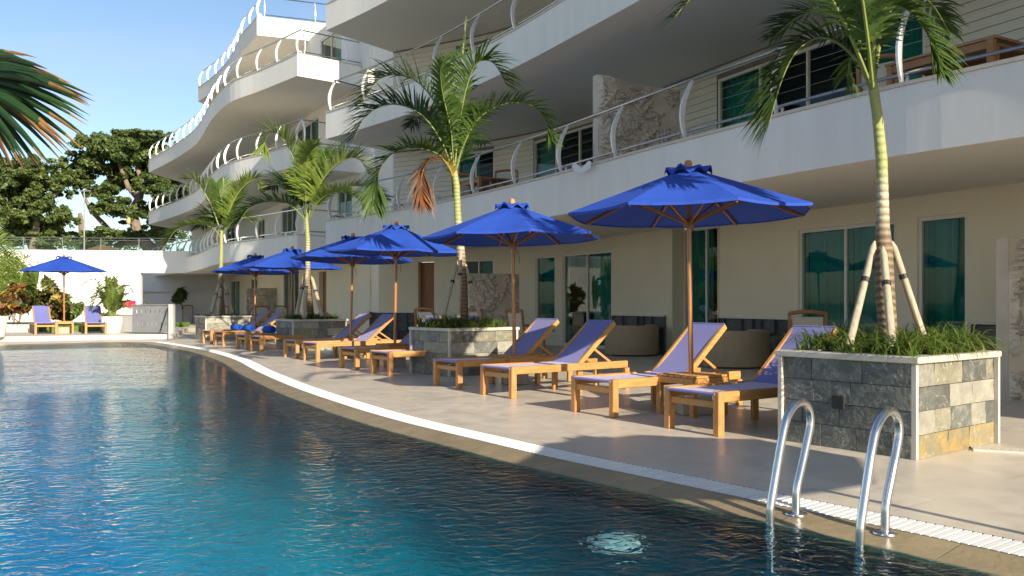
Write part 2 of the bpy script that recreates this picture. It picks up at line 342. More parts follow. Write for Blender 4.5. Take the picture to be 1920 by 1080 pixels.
M['leafB'] = leafmat('tree_leaf_light', (0.12, 0.18, 0.05), (0.18, 0.225, 0.065), 0.38, scale=0.8)
M['bark'] = mat('tree_bark', (0.26, 0.20, 0.15), (0.15, 0.115, 0.085), 0.9, scale=3, bump=0.4, bscale=10)
M['croton_r'] = leafmat('croton_red', (0.17, 0.05, 0.02), (0.24, 0.12, 0.03), 0.25)
M['croton_y'] = leafmat('croton_yellow', (0.38, 0.29, 0.05), (0.28, 0.25, 0.05), 0.25)
M['croton_d'] = leafmat('croton_dark', (0.05, 0.035, 0.02), (0.07, 0.07, 0.02), 0.2)
M['croton_g'] = leafmat('croton_green', (0.10, 0.16, 0.03), (0.16, 0.2, 0.04), 0.25)
M['taupe'] = mat('taupe_upholstery', (0.42, 0.32, 0.20), (0.36, 0.27, 0.17), 0.85, scale=20, bump=0.2, bscale=200)
M['creamfab'] = mat('cream_fabric', (0.55, 0.50, 0.40), None, 0.9)
M['chairwood'] = mat('chair_wood', (0.36, 0.17, 0.06), (0.28, 0.125, 0.045), 0.5, scale=6)
M['plastic_w'] = mat('white_wall_paint', (0.80, 0.79, 0.76), (0.75, 0.74, 0.71), 0.8, scale=0.6)
M['pot'] = mat('white_pot', (0.76, 0.73, 0.66), (0.68, 0.65, 0.58), 0.7, scale=4, bump=0.1)
M['red'] = mat('red_board', (0.62, 0.03, 0.06), None, 0.5)
M['redline'] = mat('pale_red_print', (0.75, 0.25, 0.25), None, 0.5)
M['thatch'] = mat('thatch', (0.20, 0.11, 0.05), (0.13, 0.07, 0.03), 0.95, scale=20, bump=0.5)
M['greystone'] = mat('grey_plinth', (0.42, 0.42, 0.42), (0.36, 0.36, 0.37), 0.7, scale=2)
M['concrete'] = mat('concrete_block', (0.42, 0.36, 0.27), (0.36, 0.31, 0.23), 0.8, scale=6, bump=0.1)
M['lantern_w'] = mat('white_lantern', (0.75, 0.72, 0.68), None, 0.8)
M['lantern_t'] = mat('straw_lantern', (0.5, 0.36, 0.18), None, 0.8)
M['cloth'] = mat('white_cloth', (0.72, 0.72, 0.72), None, 0.9)
M['ground'] = mat('ground_soil', (0.16, 0.15, 0.10), (0.12, 0.12, 0.07), 0.95, scale=0.2)
M['fan_g'] = leafmat('fan_leaf', (0.015, 0.05, 0.016), (0.04, 0.085, 0.02), 0.25, scale=2.5)
M['fan_b'] = leafmat('fan_leaf_dry', (0.36, 0.20, 0.075), (0.18, 0.09, 0.035), 0.25, scale=6)
M['fan_d'] = leafmat('fan_leaf_dark', (0.06, 0.03, 0.02), (0.10, 0.05, 0.03), 0.2, scale=6)
# ringed palm trunk: brown swollen foot, pale ringed stem above
def palm_trunk_mat(name, zsplit, zgreen):
    m, n, out = newmat(name); L = n.links.new
    b = nd(n, 'ShaderNodeBsdfPrincipled'); b.inputs['Roughness'].default_value = 0.65; L(b.outputs[0], out.inputs[0])
    tc = nd(n, 'ShaderNodeTexCoord'); sp = nd(n, 'ShaderNodeSeparateXYZ'); L(tc.outputs['Object'], sp.inputs[0])
    wv = nd(n, 'ShaderNodeTexWave'); wv.bands_direction = 'Z'; wv.inputs['Scale'].default_value = 5.0; wv.inputs['Distortion'].default_value = 2.2; wv.inputs['Detail'].default_value = 4; wv.inputs['Detail Scale'].default_value = 2.0
    L(tc.outputs['Object'], wv.inputs[0])
    r1 = nd(n, 'ShaderNodeValToRGB'); r1.color_ramp.elements[0].color = (0.11, 0.075, 0.045, 1); r1.color_ramp.elements[1].color = (0.25, 0.18, 0.105, 1); L(wv.outputs['Fac'], r1.inputs[0])
    r2 = nd(n, 'ShaderNodeValToRGB'); r2.color_ramp.elements[0].color = (0.26, 0.2, 0.13, 1); r2.color_ramp.elements[0].position = 0.06
    r2.color_ramp.elements[1].color = (0.42, 0.40, 0.29, 1); r2.color_ramp.elements[1].position = 0.3; L(wv.outputs['Fac'], r2.inputs[0])
    mr = nd(n, 'ShaderNodeMapRange'); mr.inputs['From Min'].default_value = zsplit-0.12; mr.inputs['From Max'].default_value = zsplit+0.12; L(sp.outputs[2], mr.inputs[0])
    mx = nd(n, 'ShaderNodeMix', data_type='RGBA'); L(mr.outputs[0], mx.inputs[0]); L(r1.outputs[0], mx.inputs[6]); L(r2.outputs[0], mx.inputs[7])
    mr2 = nd(n, 'ShaderNodeMapRange'); mr2.inputs['From Min'].default_value = zgreen-0.1; mr2.inputs['From Max'].default_value = zgreen+0.15; L(sp.outputs[2], mr2.inputs[0])
    mx2 = nd(n, 'ShaderNodeMix', data_type='RGBA'); L(mr2.outputs[0], mx2.inputs[0]); L(mx.outputs[2], mx2.inputs[6]); mx2.inputs[7].default_value = (0.30, 0.32, 0.115, 1)
    L(mx2.outputs[2], b.inputs['Base Color'])
    bp = nd(n, 'ShaderNodeBump'); bp.inputs['Strength'].default_value = 0.4; bp.inputs['Distance'].default_value = 0.02; L(wv.outputs['Fac'], bp.inputs['Height']); L(bp.outputs[0], b.inputs['Normal'])
    return m
# pool floor with edge shade and water depth put into its colour; water
def pool_mat():
    m, n, out = newmat('pool_floor_depth_shade'); L = n.links.new
    b = nd(n, 'ShaderNodeBsdfPrincipled'); b.inputs['Roughness'].default_value = 0.5; L(b.outputs[0], out.inputs[0])
    tc = nd(n, 'ShaderNodeTexCoord'); no = nd(n, 'ShaderNodeTexNoise'); no.inputs['Scale'].default_value = 0.6; no.inputs['Detail'].default_value = 3; L(tc.outputs['Object'], no.inputs['Vector'])
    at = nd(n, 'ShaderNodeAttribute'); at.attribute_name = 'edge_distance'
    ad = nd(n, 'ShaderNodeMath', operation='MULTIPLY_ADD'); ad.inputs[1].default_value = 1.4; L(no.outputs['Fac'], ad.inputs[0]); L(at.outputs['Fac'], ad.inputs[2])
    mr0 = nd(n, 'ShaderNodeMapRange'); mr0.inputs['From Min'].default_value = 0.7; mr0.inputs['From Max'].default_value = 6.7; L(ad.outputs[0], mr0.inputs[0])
    rp = nd(n, 'ShaderNodeValToRGB'); e = rp.color_ramp.elements; e[0].position = 0.0; e[0].color = (0.004, 0.022, 0.032, 1); e[1].position = 1.0; e[1].color = (0.0, 0.14, 0.40, 1)  # dark edge shade to turquoise to deep-water blue, painted by distance from the rim
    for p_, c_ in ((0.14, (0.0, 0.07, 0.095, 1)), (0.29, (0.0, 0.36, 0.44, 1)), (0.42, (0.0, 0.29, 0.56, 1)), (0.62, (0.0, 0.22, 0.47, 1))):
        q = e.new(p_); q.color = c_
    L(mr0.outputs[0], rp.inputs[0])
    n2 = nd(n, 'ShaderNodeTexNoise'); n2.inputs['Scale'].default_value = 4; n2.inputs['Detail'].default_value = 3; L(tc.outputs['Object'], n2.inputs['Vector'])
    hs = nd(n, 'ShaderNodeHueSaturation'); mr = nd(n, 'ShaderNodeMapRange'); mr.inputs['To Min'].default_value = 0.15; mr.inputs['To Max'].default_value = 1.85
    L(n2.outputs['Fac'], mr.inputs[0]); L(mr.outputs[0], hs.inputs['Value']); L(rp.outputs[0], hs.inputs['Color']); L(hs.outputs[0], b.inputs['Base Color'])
    return m
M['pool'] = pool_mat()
M['poolwall'] = mat('pool_wall_slate_mosaic', (0.008, 0.03, 0.04), (0.01, 0.04, 0.05), 0.5, scale=4)
def water_mat():
    m, n, out = newmat('pool_water'); L = n.links.new
    tc = nd(n, 'ShaderNodeTexCoord')
    mp = nd(n, 'ShaderNodeMapping'); mp.inputs['Scale'].default_value = (1.0, 1.25, 1); mp.inputs['Rotation'].default_value = (0, 0, R(-20)); L(tc.outputs['Object'], mp.inputs[0])
    a = nd(n, 'ShaderNodeTexNoise'); a.inputs['Scale'].default_value = 10.5; a.inputs['Detail'].default_value = 2.5; a.inputs['Roughness'].default_value = 0.5; a.inputs['Distortion'].default_value = 0.6
    c = nd(n, 'ShaderNodeTexNoise'); c.inputs['Scale'].default_value = 1.1; c.inputs['Detail'].default_value = 2
    L(mp.outputs[0], a.inputs['Vector']); L(mp.outputs[0], c.inputs['Vector'])
    ad = nd(n, 'ShaderNodeMath', operation='MULTIPLY_ADD'); ad.inputs[1].default_value = 1.6; L(c.outputs['Fac'], ad.inputs[0]); L(a.outputs['Fac'], ad.inputs[2])
    bp = nd(n, 'ShaderNodeBump'); bp.inputs['Strength'].default_value = 1.0; bp.inputs['Distance'].default_value = 0.021; L(ad.outputs[0], bp.inputs['Height'])
    g = nd(n, 'ShaderNodeBsdfGlossy'); g.inputs['Roughness'].default_value = 0.01; L(bp.outputs[0], g.inputs['Normal'])
    rf = nd(n, 'ShaderNodeBsdfRefraction'); rf.inputs['Roughness'].default_value = 0.0; rf.inputs['IOR'].default_value = 1.33; rf.inputs['Color'].default_value = (0.62, 0.92, 1, 1); L(bp.outputs[0], rf.inputs['Normal'])
    tr = nd(n, 'ShaderNodeBsdfTransparent'); tr.inputs[0].default_value = (0.62, 0.92, 1, 1)
    mx = nd(n, 'ShaderNodeMixShader'); mx.inputs[0].default_value = 0.24; L(rf.outputs[0], mx.inputs[1]); L(tr.outputs[0], mx.inputs[2])
    fr = nd(n, 'ShaderNodeFresnel'); fr.inputs[0].default_value = 1.115; L(bp.outputs[0], fr.inputs['Normal'])
    ge = nd(n, 'ShaderNodeNewGeometry'); sb = nd(n, 'ShaderNodeMath', operation='SUBTRACT'); sb.inputs[0].default_value = 1.0; L(ge.outputs['Backfacing'], sb.inputs[1])
    ml = nd(n, 'ShaderNodeMath', operation='MULTIPLY'); L(fr.outputs[0], ml.inputs[0]); L(sb.outputs[0], ml.inputs[1])
    m2 = nd(n, 'ShaderNodeMixShader'); L(ml.outputs[0], m2.inputs[0]); L(mx.outputs[0], m2.inputs[1]); L(g.outputs[0], m2.inputs[2]); L(m2.outputs[0], out.inputs[0])
    return m
M['water'] = water_mat()

# ------------------------------------------------------------------ pool, deck and ground (the setting)
edge_px = [(8.0, -4.0), (5.2, 0.2), (3.6, 2.45), (2.52, 4.05), (1.98, 4.73), (1.57, 5.22), (1.22, 5.66), (0.84, 6.12), (0.43, 6.64), (-0.02, 7.27), (-0.82, 8.40), (-1.58, 9.65),
           (-2.72, 11.75), (-4.05, 14.5), (-5.45, 17.6), (-7.2, 20.8), (-9.0, 23.5), (-10.05, 24.95)]
right = smooth_poly(edge_px, 0.22)
corner = [(-10.05, 24.95), (-10.45, 25.45), (-10.95, 25.72), (-11.6, 25.75), (-12.4, 25.4), (-13.3, 24.75)]
cs = smooth_poly(corner, 0.15)
far = smooth_poly([(-13.3, 24.75), (-14.4, 23.95), (-15.8, 22.95), (-17.2, 21.95)], 0.5)
left = [(-17.5, 21.2), (-16.5, 19.5), (-12.0, 13.0), (-7.6, 7.0), (-6.0, 4.5), (-4.5, 0.5), (-3.6, -3.6)]
C0 = right+cs[1:]+far[1:]+smooth_poly(left, 0.5)
C1 = offset_poly(C0, 0.27)     # inside of the grate
C2 = offset_poly(C0, 0.55)     # water edge
def v3(L_, z): return [(p.x, p.y, z) for p in L_]
def face_up(o):
    if o.data.polygons[0].normal.z < 0: o.data.flip_normals()
def ring_sheet(name, outer, inner, z, m):
    pl = [[Vector((p[0], p[1], 0)) for p in outer], [Vector((p[0], p[1], 0)) for p in inner]]
    fl = [p for q in pl for p in q]; tr = tessellate_polygon(pl)
    mb = MB(); mb.add([(p.x, p.y, z) for p in fl], tr)
    o = mb.build(name, m); face_up(o); return o
Rk = 40
deck_outer = [(-60, -16), (60, -16), (60, 60), (-60, 60)]
deck = tag(ring_sheet('pool_deck', deck_outer, C0, 0.0, M['deck']), kind='structure')
g = ring_sheet('ground', [(-3000, -3000), (3000, -3000), (3000, 3000), (-3000, 3000)], [(-59.9, -15.9), (59.9, -15.9), (59.9, 59.9), (-59.9, 59.9)], -0.02, M['ground'])
tag(g, kind='structure')
mb = MB()
n2 = len(C2)
mb.add(v3(C2, -0.035)+v3(C2, -1.15), [(i, (i+1) % n2, (i+1) % n2+n2, i+n2) for i in range(n2)])
tag(mb.build('pool_basin', [M['poolwall']]), kind='structure')
def pool_floor():
    c = np.array([(p.x, p.y) for p in C2]); a = c; b = np.roll(c, -1, 0)
    x0, y0 = c.min(0)-0.5; x1, y1 = c.max(0)+0.5; st = 0.25
    xs = np.arange(x0, x1+st, st); ys = np.arange(y0, y1+st, st); X, Y = np.meshgrid(xs, ys); Q = np.stack([X.ravel(), Y.ravel()], 1)
    best = np.full(len(Q), 1e9); inside = np.zeros(len(Q), bool)
    for k in range(len(a)):
        ab = b[k]-a[k]; t = np.clip(((Q-a[k])@ab)/(ab@ab+1e-12), 0, 1); d = Q-(a[k]+t[:, None]*ab); best = np.minimum(best, np.hypot(d[:, 0], d[:, 1]))
        cr = ((a[k][1] > Q[:, 1]) != (b[k][1] > Q[:, 1])) & (Q[:, 0] < (b[k][0]-a[k][0])*(Q[:, 1]-a[k][1])/(b[k][1]-a[k][1]+1e-12)+a[k][0]); inside ^= cr
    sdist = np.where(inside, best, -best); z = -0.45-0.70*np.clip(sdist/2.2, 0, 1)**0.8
    nx, ny = len(xs), len(ys); V = np.stack([Q[:, 0], Q[:, 1], z], 1)
    keep = (sdist > -0.36).reshape(ny, nx); Fc = [(j*nx+i, j*nx+i+1, (j+1)*nx+i+1, (j+1)*nx+i) for j in range(ny-1) for i in range(nx-1) if keep[j, i] and keep[j, i+1] and keep[j+1, i] and keep[j+1, i+1]]
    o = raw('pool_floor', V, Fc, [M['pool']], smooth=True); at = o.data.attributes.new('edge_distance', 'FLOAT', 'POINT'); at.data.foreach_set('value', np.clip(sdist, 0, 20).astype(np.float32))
    return tag(o, kind='structure')
pool_floor()
mb = MB(); CW = offset_poly(C0, 0.535); tr = tessellate_polygon([[Vector((p.x, p.y, 0)) for p in CW]]); mb.add(v3(CW, -0.031), tr)
wt = tag(mb.build('pool_water', M['water']), kind='structure'); face_up(wt)
# overflow channel under the grate, deck edge lip
mb = MB(); mb.strip(v3(C0, 0.0), v3(C0, -0.09)); mb.strip(v3(C0, -0.09), v3(C1, -0.09)); mb.strip(v3(C1, -0.09), v3(C1, 0.0))
tag(mb.build('overflow_channel', M['channel']), kind='structure')
# coping stones: one object each
cop = empty('pool_coping', (C1[0].x, C1[0].y, 0)); tag(cop, kind='structure')
L0 = Line2(C0[:len(right)+len(cs)+len(far)-2])
u = 0.0
while u < L0.L-0.3:
    u1 = min(u+rng.uniform(0.85, 1.05), L0.L); us = L0.samples(u+0.0015, u1-0.0015, 0.25)
    a = [L0.off(q, 0.272, -0.002) for q in us]; b = [L0.off(q, 0.555, -0.034) for q in us]; c = [L0.off(q, 0.555, -0.10) for q in us]
    mb = MB(); mb.strip(a, b); mb.strip(b, c); mb.build('coping_stone', M['wetstone'], cop); u = u1
# grate slats: the 300 nearest as parts, the far ones joined
gr = empty('overflow_grate', (2, 4.6, 0)); tag(gr, 'white slatted overflow grate following the curved edge of the pool', 'grate')
pitch = 0.047; us = [0.02+pitch*i for i in range(int(L0.L/pitch))]
slats = [(L0.off(q, 0.137, 0), L0.nor(q)) for q in us]
slats = [s for s in slats if s[0].y > 1.2]
slats.sort(key=lambda s: s[0].length)
mb = MB(); mb.box((0, 0, -0.007), (0.255, 0.034, 0.016)); slat_me = mb.mesh('slat', M['grate'])
rest = MB()
for i, (p, nn) in enumerate(slats):
    if i < 300:
        o = obj('slat', slat_me, gr); o.location = p-WL[gr]; o.rotation_euler = (0, 0, math.atan2(nn.y, nn.x))
    else:
        x = Vector((nn.x, nn.y, 0)); rest.box((p.x, p.y, -0.007), (0.255, 0.034, 0.016), (x, Vector((-x.y, x.x, 0)), Vector((0, 0, 1))))
tag(rest.build('far_slats', M['grate'], gr), kind='stuff')
# raised terrace at the far end, with its stone nosing
ter = [(-11.05, 27.9), (-13.0, 27.0), (-15.3, 25.7), (-17.5, 24.3), (-20, 22.9), (-34, 20), (-34, 42), (-13.4, 42), (-13.0, 34.0)]
mb = MB(); mb.prism(ter, -0.01, 0.14); tag(mb.build('raised_terrace', M['terrace']), kind='structure')
mb = MB(); mb.prism([(-19.2, 29.6), (-14.6, 30.6), (-13.9, 36.8), (-34, 36.8), (-34, 27.0)], 0.1, 0.34); tag(mb.build('lawn', M['lawn']), kind='structure')

# ------------------------------------------------------------------ walls and openings
def wall_cells(mb, line, z0, z1, ops, thick, u0=0, u1=None):
    u1 = line.L if u1 is None else u1
    cuts = sorted(set([u0, u1]+[q for o in ops for q in o[:2] if u0 < q < u1]))
    for a, b in zip(cuts, cuts[1:]):
        mid = (a+b)/2; zs = [(z0, z1)]
        for o in ops:
            if o[0] <= mid <= o[1]:
                nz = []
                for (p, q) in zs:
                    if o[2] > p: nz.append((p, min(q, o[2])))
                    if o[3] < q: nz.append((max(p, o[3]), q))
                zs = [t for t in nz if t[1]-t[0] > 1e-3]
        us = line.samples(a, b, 0.7)
        for (p, q) in zs:
            A = [line.off(t, 0, p) for t in us]; B = [line.off(t, 0, q) for t in us]; C = [line.off(t, -thick, q) for t in us]; D = [line.off(t, -thick, p) for t in us]
            n = len(us); vv = A+B+C+D; ff = []
            for i in range(n-1):
                for r_ in range(4):
                    s_ = (r_+1) % 4; ff.append((r_*n+i, r_*n+i+1, s_*n+i+1, s_*n+i))
            ff.append((0, n, 2*n, 3*n)); ff.append((n-1, 2*n-1, 3*n-1, 4*n-1)); mb.add(vv, ff)
def window(parent, line, ua, ub, z0, z1, panes=2, curtains=(0,), name='window', frame_w=0.06, recess=0.10, sill=True):
    a = line.off(ua, -recess, 0); b = line.off(ub, -recess, 0); x = (b-a); W = x.length; x = x/W; n = Vector((-x.y, x.x, 0)); up = Vector((0, 0, 1))
    ax = (x, n, up); mb = MB(); fw = frame_w; ht = z1-z0
    cen = lambda s, t, d: a+x*s+n*d+up*t
    mb.box(cen(fw/2, z0+ht/2, 0), (fw, 0.07, ht-0.004), ax); mb.box(cen(W-fw/2, z0+ht/2, 0), (fw, 0.07, ht-0.004), ax)
    mb.box(cen(W/2, z1-fw/2-0.002, 0), (W-2*fw, 0.066, fw), ax); mb.box(cen(W/2, z0+fw/2+0.002, 0), (W-2*fw, 0.066, fw), ax)
    for k in range(1, panes): mb.box(cen(W*k/panes, z0+ht/2, 0), (fw*0.8, 0.062, ht-2*fw), ax)
    fr = mb.build(name, M['frame'], parent)
    for k in range(panes):
        s0 = W*k/panes+fw*0.5; s1 = W*(k+1)/panes-fw*0.5
        q = MB(); q.box(cen((s0+s1)/2, z0+ht/2, -0.005-0.012*(k % 2)), (s1-s0, 0.008, ht-fw*1.6), ax); q.build('pane', M['glass'], fr)
        if k in curtains:
            q = MB(); N = 28; A = []; B = []
            for i in range(N+1):
                s = s0+(s1-s0)*i/N; d = -0.16-0.035*math.sin(i*1.35+k)-0.012*math.sin(i*3.1)
                A.append(cen(s, z0+0.03, d)); B.append(cen(s, z1-0.03, d))
            q.strip(A, B); q.build('curtain', M['curtain'], fr, smooth=True)
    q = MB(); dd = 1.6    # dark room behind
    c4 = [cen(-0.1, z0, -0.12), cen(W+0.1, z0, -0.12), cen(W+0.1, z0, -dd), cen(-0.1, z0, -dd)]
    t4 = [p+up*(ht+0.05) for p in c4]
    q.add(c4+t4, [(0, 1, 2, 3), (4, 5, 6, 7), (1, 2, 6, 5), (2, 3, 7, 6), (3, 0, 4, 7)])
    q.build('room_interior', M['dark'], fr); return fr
def boards(parent, line, z0, z1, ops, u0, u1, pitch=0.15, proud=0.014):
    cuts = sorted(set([u0, u1]+[q for o in ops for q in o[:2] if u0 < q < u1])); z = z0
    while z < z1-0.04:
        zt = min(z+pitch-0.012, z1)
        segs = []; cur = None
        for a, b in zip(cuts, cuts[1:]):
            mid = (a+b)/2; blocked = any(o[0] <= mid <= o[1] and o[2] < zt-0.01 and o[3] > z+0.01 for o in ops)
            if not blocked:
                if cur and abs(cur[1]-a) < 1e-6: cur[1] = b
                else: cur = [a, b]; segs.append(cur)
            else: cur = None
        for a, b in segs:
            if b-a < 0.05: continue
            us = line.samples(a+0.002, b-0.002, 0.8); A = [line.off(t, proud, z) for t in us]; B = [line.off(t, proud, zt) for t in us]
            C = [line.off(t, 0.001, zt) for t in us]; D = [line.off(t, 0.001, z) for t in us]
            mb = MB(); mb.strip(A, B); mb.strip(B, C); mb.strip(D, A); mb.build('cladding_board', M['cladding'], parent)
        z += pitch
def tile_mesh(seed, m):
    r = random.Random(seed); mb = MB(); n = 3
    g = [[(-0.5+i/n, -0.5 + (0.09*r.uniform(-1, 1)), -0.5+j/n) for j in range(n+1)] for i in range(n+1)]
    for i in range(n+1):
        for j in range(n+1):
            e = i in (0, n) or j in (0, n)
            x, y, z = g[i][j]; g[i][j] = (x*(0.995 if e else 1), y+(0.07 if e else 0), z*(0.99 if e else 1))
    vv = [p for row in g for p in row]; k = n+1
    ff = [(i*k+j, (i+1)*k+j, (i+1)*k+j+1, i*k+j+1) for i in range(n) for j in range(n)]
    b0 = len(vv); vv += [(-0.495, 0.5, -0.49), (0.495, 0.5, -0.49), (0.495, 0.5, 0.49), (-0.495, 0.5, 0.49)]
    bot = [i*k for i in range(k)]; top = [i*k+n for i in range(k)]; lf = list(range(k)); rt = [n*k+j for j in range(k)]
    ff += [tuple(bot)+(b0+1, b0), tuple(reversed(top))+(b0+3, b0+2), tuple(reversed(lf))+(b0, b0+3), tuple(rt)+(b0+2, b0+1)]
    mb.add(vv, ff); return mb.mesh('stone_tile', m)
TILES = {k: [tile_mesh(i*7+len(k), M[k]) for i in range(3)] for k in ('slate', 'slate2', 'slate3', 'slate4', 'dado')}
def tiles(parent, o, x, n, W, H, rows, tl, kinds, hole=None, thick=0.022, gap=0.003):
    """stone facing: o lower left corner, x along, n outward"""
    x = Vector((x[0], x[1], 0)).normalized(); n = Vector((n[0], n[1], 0)).normalized(); rh = H/rows
    ang = math.atan2(x.y, x.x)
    for r_ in range(rows):
        s = 0.0; first = True
        while s < W-1e-3:
            l = tl*rng.uniform(0.62, 1.25)
            if first and r_ % 2: l *= 0.55
            first = False
            if W-s-l < tl*0.35: l = W-s
            z0 = r_*rh; c = o+x*(s+l/2)+Vector((0, 0, z0+rh/2))+n*(thick/2+rng.uniform(-0.003, 0.003))
            if not (hole and hole[0] < s+l/2 < hole[1] and hole[2] < z0+rh/2 < hole[3]):
                k = rng.choice(kinds); ob = obj('stone_tile', rng.choice(TILES[k]), parent)
                ob.location = c-WL[parent]; ob.rotation_euler = (0, 0, ang); ob.scale = (l-gap, thick*2.0, rh-gap)
            s += l

# ------------------------------------------------------------------ railings
def post_mesh(h):
    mb = MB(); N = 9; th = 0.015; A = []; B = []
    for i in range(N+1):
        t = i/N; z = h*t; cx = 0.095*math.sin(math.pi*t) - 0.15*t*t
        wd = 0.022+0.062*(math.sin(math.pi*(0.08+0.84*t))**0.8)
        A.append((cx+wd*0.5, z)); B.append((cx-wd*0.5, z))
    n = N+1
    vv = [(-th, 0, 0)]*0
    for s in (-th, th): vv += [(s, p[0], p[1]) for p in A]+[(s, p[0], p[1]) for p in B]
    ff = []
    for i in range(N):
        ff += [(i, i+1, n+i+1, n+i), (2*n+i, 3*n+i, 3*n+i+1, 2*n+i+1), (i, 2*n+i, 2*n+i+1, i+1), (n+i, n+i+1, 3*n+i+1, 3*n+i)]
    mb.add(vv, ff); mb.box((0, -0.10, 0.055), (0.022, 0.03, 0.11)); mb.box((0, -0.05, 0.115), (0.02, 0.12, 0.03)); return mb.mesh('railing_post', M['brushed'])
POST = post_mesh(0.92)
def railing(parent, line, z, u0, u1, spacing, inset=0.10, cables=True, rr=0.024, posts=True):
    us = line.samples(u0, u1, 0.45); off = -inset
    top = MB(); top.tube([line.off(t, off-0.14, z+0.92) for t in us], rr, 8)
    rt = top.build('balcony_railing', M['rail'], parent, smooth=True)
    lo = MB(); lo.tube([line.off(t, off-0.03, z+0.125) for t in us], rr*0.9, 8); lo.build('lower_rail', M['rail'], rt, smooth=True)
    if cables:
        for zz, o2 in ((0.27, 0.03), (0.42, 0.06), (0.57, 0.05), (0.72, 0.0)):
            cb = MB(); cb.tube([line.off(t, off+o2, z+zz) for t in us], 0.002, 4); cb.build('cable', M['cable'], rt)
    n = max(1, int(round((u1-u0)/spacing)))
    for k in range(n+1):
        t = u0+(u1-u0)*k/n; nn = line.nor(min(max(t, u0+0.1), u1-0.1))
        o = obj('railing_post', POST, rt); o.location = line.off(t, off, z)-WL[rt]; o.rotation_euler = (0, 0, math.atan2(nn.y, nn.x)-math.pi/2)
    return rt
def slab(parent, front, back, zs, zf, zt, m_top=None):
    """balcony slab: front line (list), back line, soffit zs, floor zf, upstand top zt"""
    poly = [p for p in front]+[p for p in reversed(back)]
    mb = MB(); mb.mi = 0; n = len(poly); tris = tessellate_polygon([[Vector((p.x, p.y, 0)) for p in poly]])
    mb.mi = 1; mb.add([(p.x, p.y, zs) for p in poly]+[(p.x, p.y, zf) for p in poly], list(tris)+[tuple(i+n for i in t) for t in tris])
    inn = offset_poly(front, -0.18)
    mb.mi = 0
    mb.strip(v3(front, zs), v3(front, zt)); mb.strip(v3(inn, zt), v3(inn, zf)); mb.strip(v3(front, zt), v3(inn, zt))
    me = mb.mesh('balcony_slab', [M['white'], M['soffit']]); o = obj('balcony_slab', me, parent)
    return o
def coping_strip(parent, front, z, u0=0):
    a = offset_poly(front, 0.018); b = offset_poly(front, -0.22); mb = MB()
    mb.strip(v3(a, z+0.003), v3(a, z+0.045)); mb.strip(v3(a, z+0.045), v3(b, z+0.045)); mb.strip(v3(b, z+0.045), v3(b, z+0.003)); mb.strip(v3(b, z+0.003), v3(a, z+0.003))
    return mb.build('balcony_coping', M['coping'], parent)

# ---- near wing. Lines run from near (right) to far (left); left-hand normal points to the pool
# direction of travel is away-left, so left normal = (-ty, tx) points to -x,-y : the pool side
front_near = [(10.5, 0.3), (8.6, 3.2), (6.9, 5.75), (5.07, 8.45), (4.59, 9.12), (4.15, 9.78), (3.57, 10.80), (2.82, 12.2), (2.15, 13.45), (1.45, 14.85), (0.0, 17.65), (-2.1, 21.1), (-3.9, 23.4), (-5.5, 25.2)]
FN = smooth_poly(front_near, 0.5)
FNe = FN+[Vector((-4.7, 26.2)), Vector((-3.75, 27.5))]
wall_near_pts = [(13.0, -0.8), (9.0, 7.4), (6.65, 12.3), (4.4, 17.0), (2.48, 21.1), (1.1, 23.5), (-0.56, 25.3), (-3.8, 27.35)]
WN = Line2(smooth_poly(wall_near_pts, 0.5))
NB = empty('hotel_wing', (2.5, 21, 0), 0, 'nearer white hotel wing with curved balconies and cream ground floor behind the sun loungers', 'building')
ZF = [0.0, 3.4, 6.6, 9.8]; ZS = [None, 2.8, 6.0, 9.2]; ZT = [None, 3.56, 6.76, 9.96]
back_n = [WN.off(t, -0.25) for t in WN.samples(0, WN.L, 0.6)]
for k in (1, 2, 3):
    slab(NB, FNe, back_n, ZS[k], ZF[k], ZT[k]); coping_strip(NB, FNe, ZT[k])
FL = Line2(FN); FLe = Line2(FNe)
pxs = FL.px(1690)
for k in (1, 2):
    railing(NB, FLe, ZT[k]+0.045, FL.px(1690)-1.83*4, FL.L-0.12, 1.83)
    railing(NB, Line2([FNe[-3], FNe[-2], FNe[-1]]), ZT[k]+0.045, 0.12, 2.6, 1.3, cables=False)
def opn(line, a, b, z0, z1): return (line.px(a), line.px(b), z0, z1)
g_ops = [opn(WN, 1814, 1720, 0.02, 2.47), opn(WN, 1680, 1497, 0.02, 2.47), opn(WN, 1348, 1262, 0.02, 2.79), opn(WN, 1147, 1055, 0.02, 2.47), opn(WN, 1041, 1004, 0.3, 2.47), opn(WN, 926, 868, 0.3, 2.47), opn(WN, 814, 782, 0.02, 2.45)]
mb = MB(); wall_cells(mb, WN, 0, 2.82, g_ops, 0.25); mb.build('ground_floor_wall', M['cream'], NB)
for o, pn, cu in zip(g_ops[:6], (1, 2, 2, 2, 1, 2), ((0,), (0, 1), (1,), (0,), (0,), (0,))):
    window(NB, WN, o[0], o[1], o[2], o[3], pn, cu, 'glass_door' if o[2] < 0.1 else 'window', recess=0.32 if o[3] > 2.7 else 0.06)
def wood_door(parent, line, ua, ub, z1, rec=0.2):
    a = line.off(ua, -rec, 0.02); b = line.off(ub, -rec, 0.02); x = (b-a); W = x.length; x = x/W; n = Vector((-x.y, x.x, 0))
    mb = MB(); mb.box((a+b)/2+Vector((0, 0, z1/2)), (W-0.01, 0.05, z1-0.03), (x, n, Vector((0, 0, 1)))); d = mb.build('wooden_door', M['doorwood'], parent)
    mb = MB(); mb.tube([a+x*0.1+n*0.05+Vector((0, 0, 1.0)), a+x*0.1+n*0.05+Vector((0, 0, 1.15))], 0.012, 6); mb.build('handle', M['steel'], d)
wood_door(NB, WN, g_ops[6][0], g_ops[6][1], 2.43)
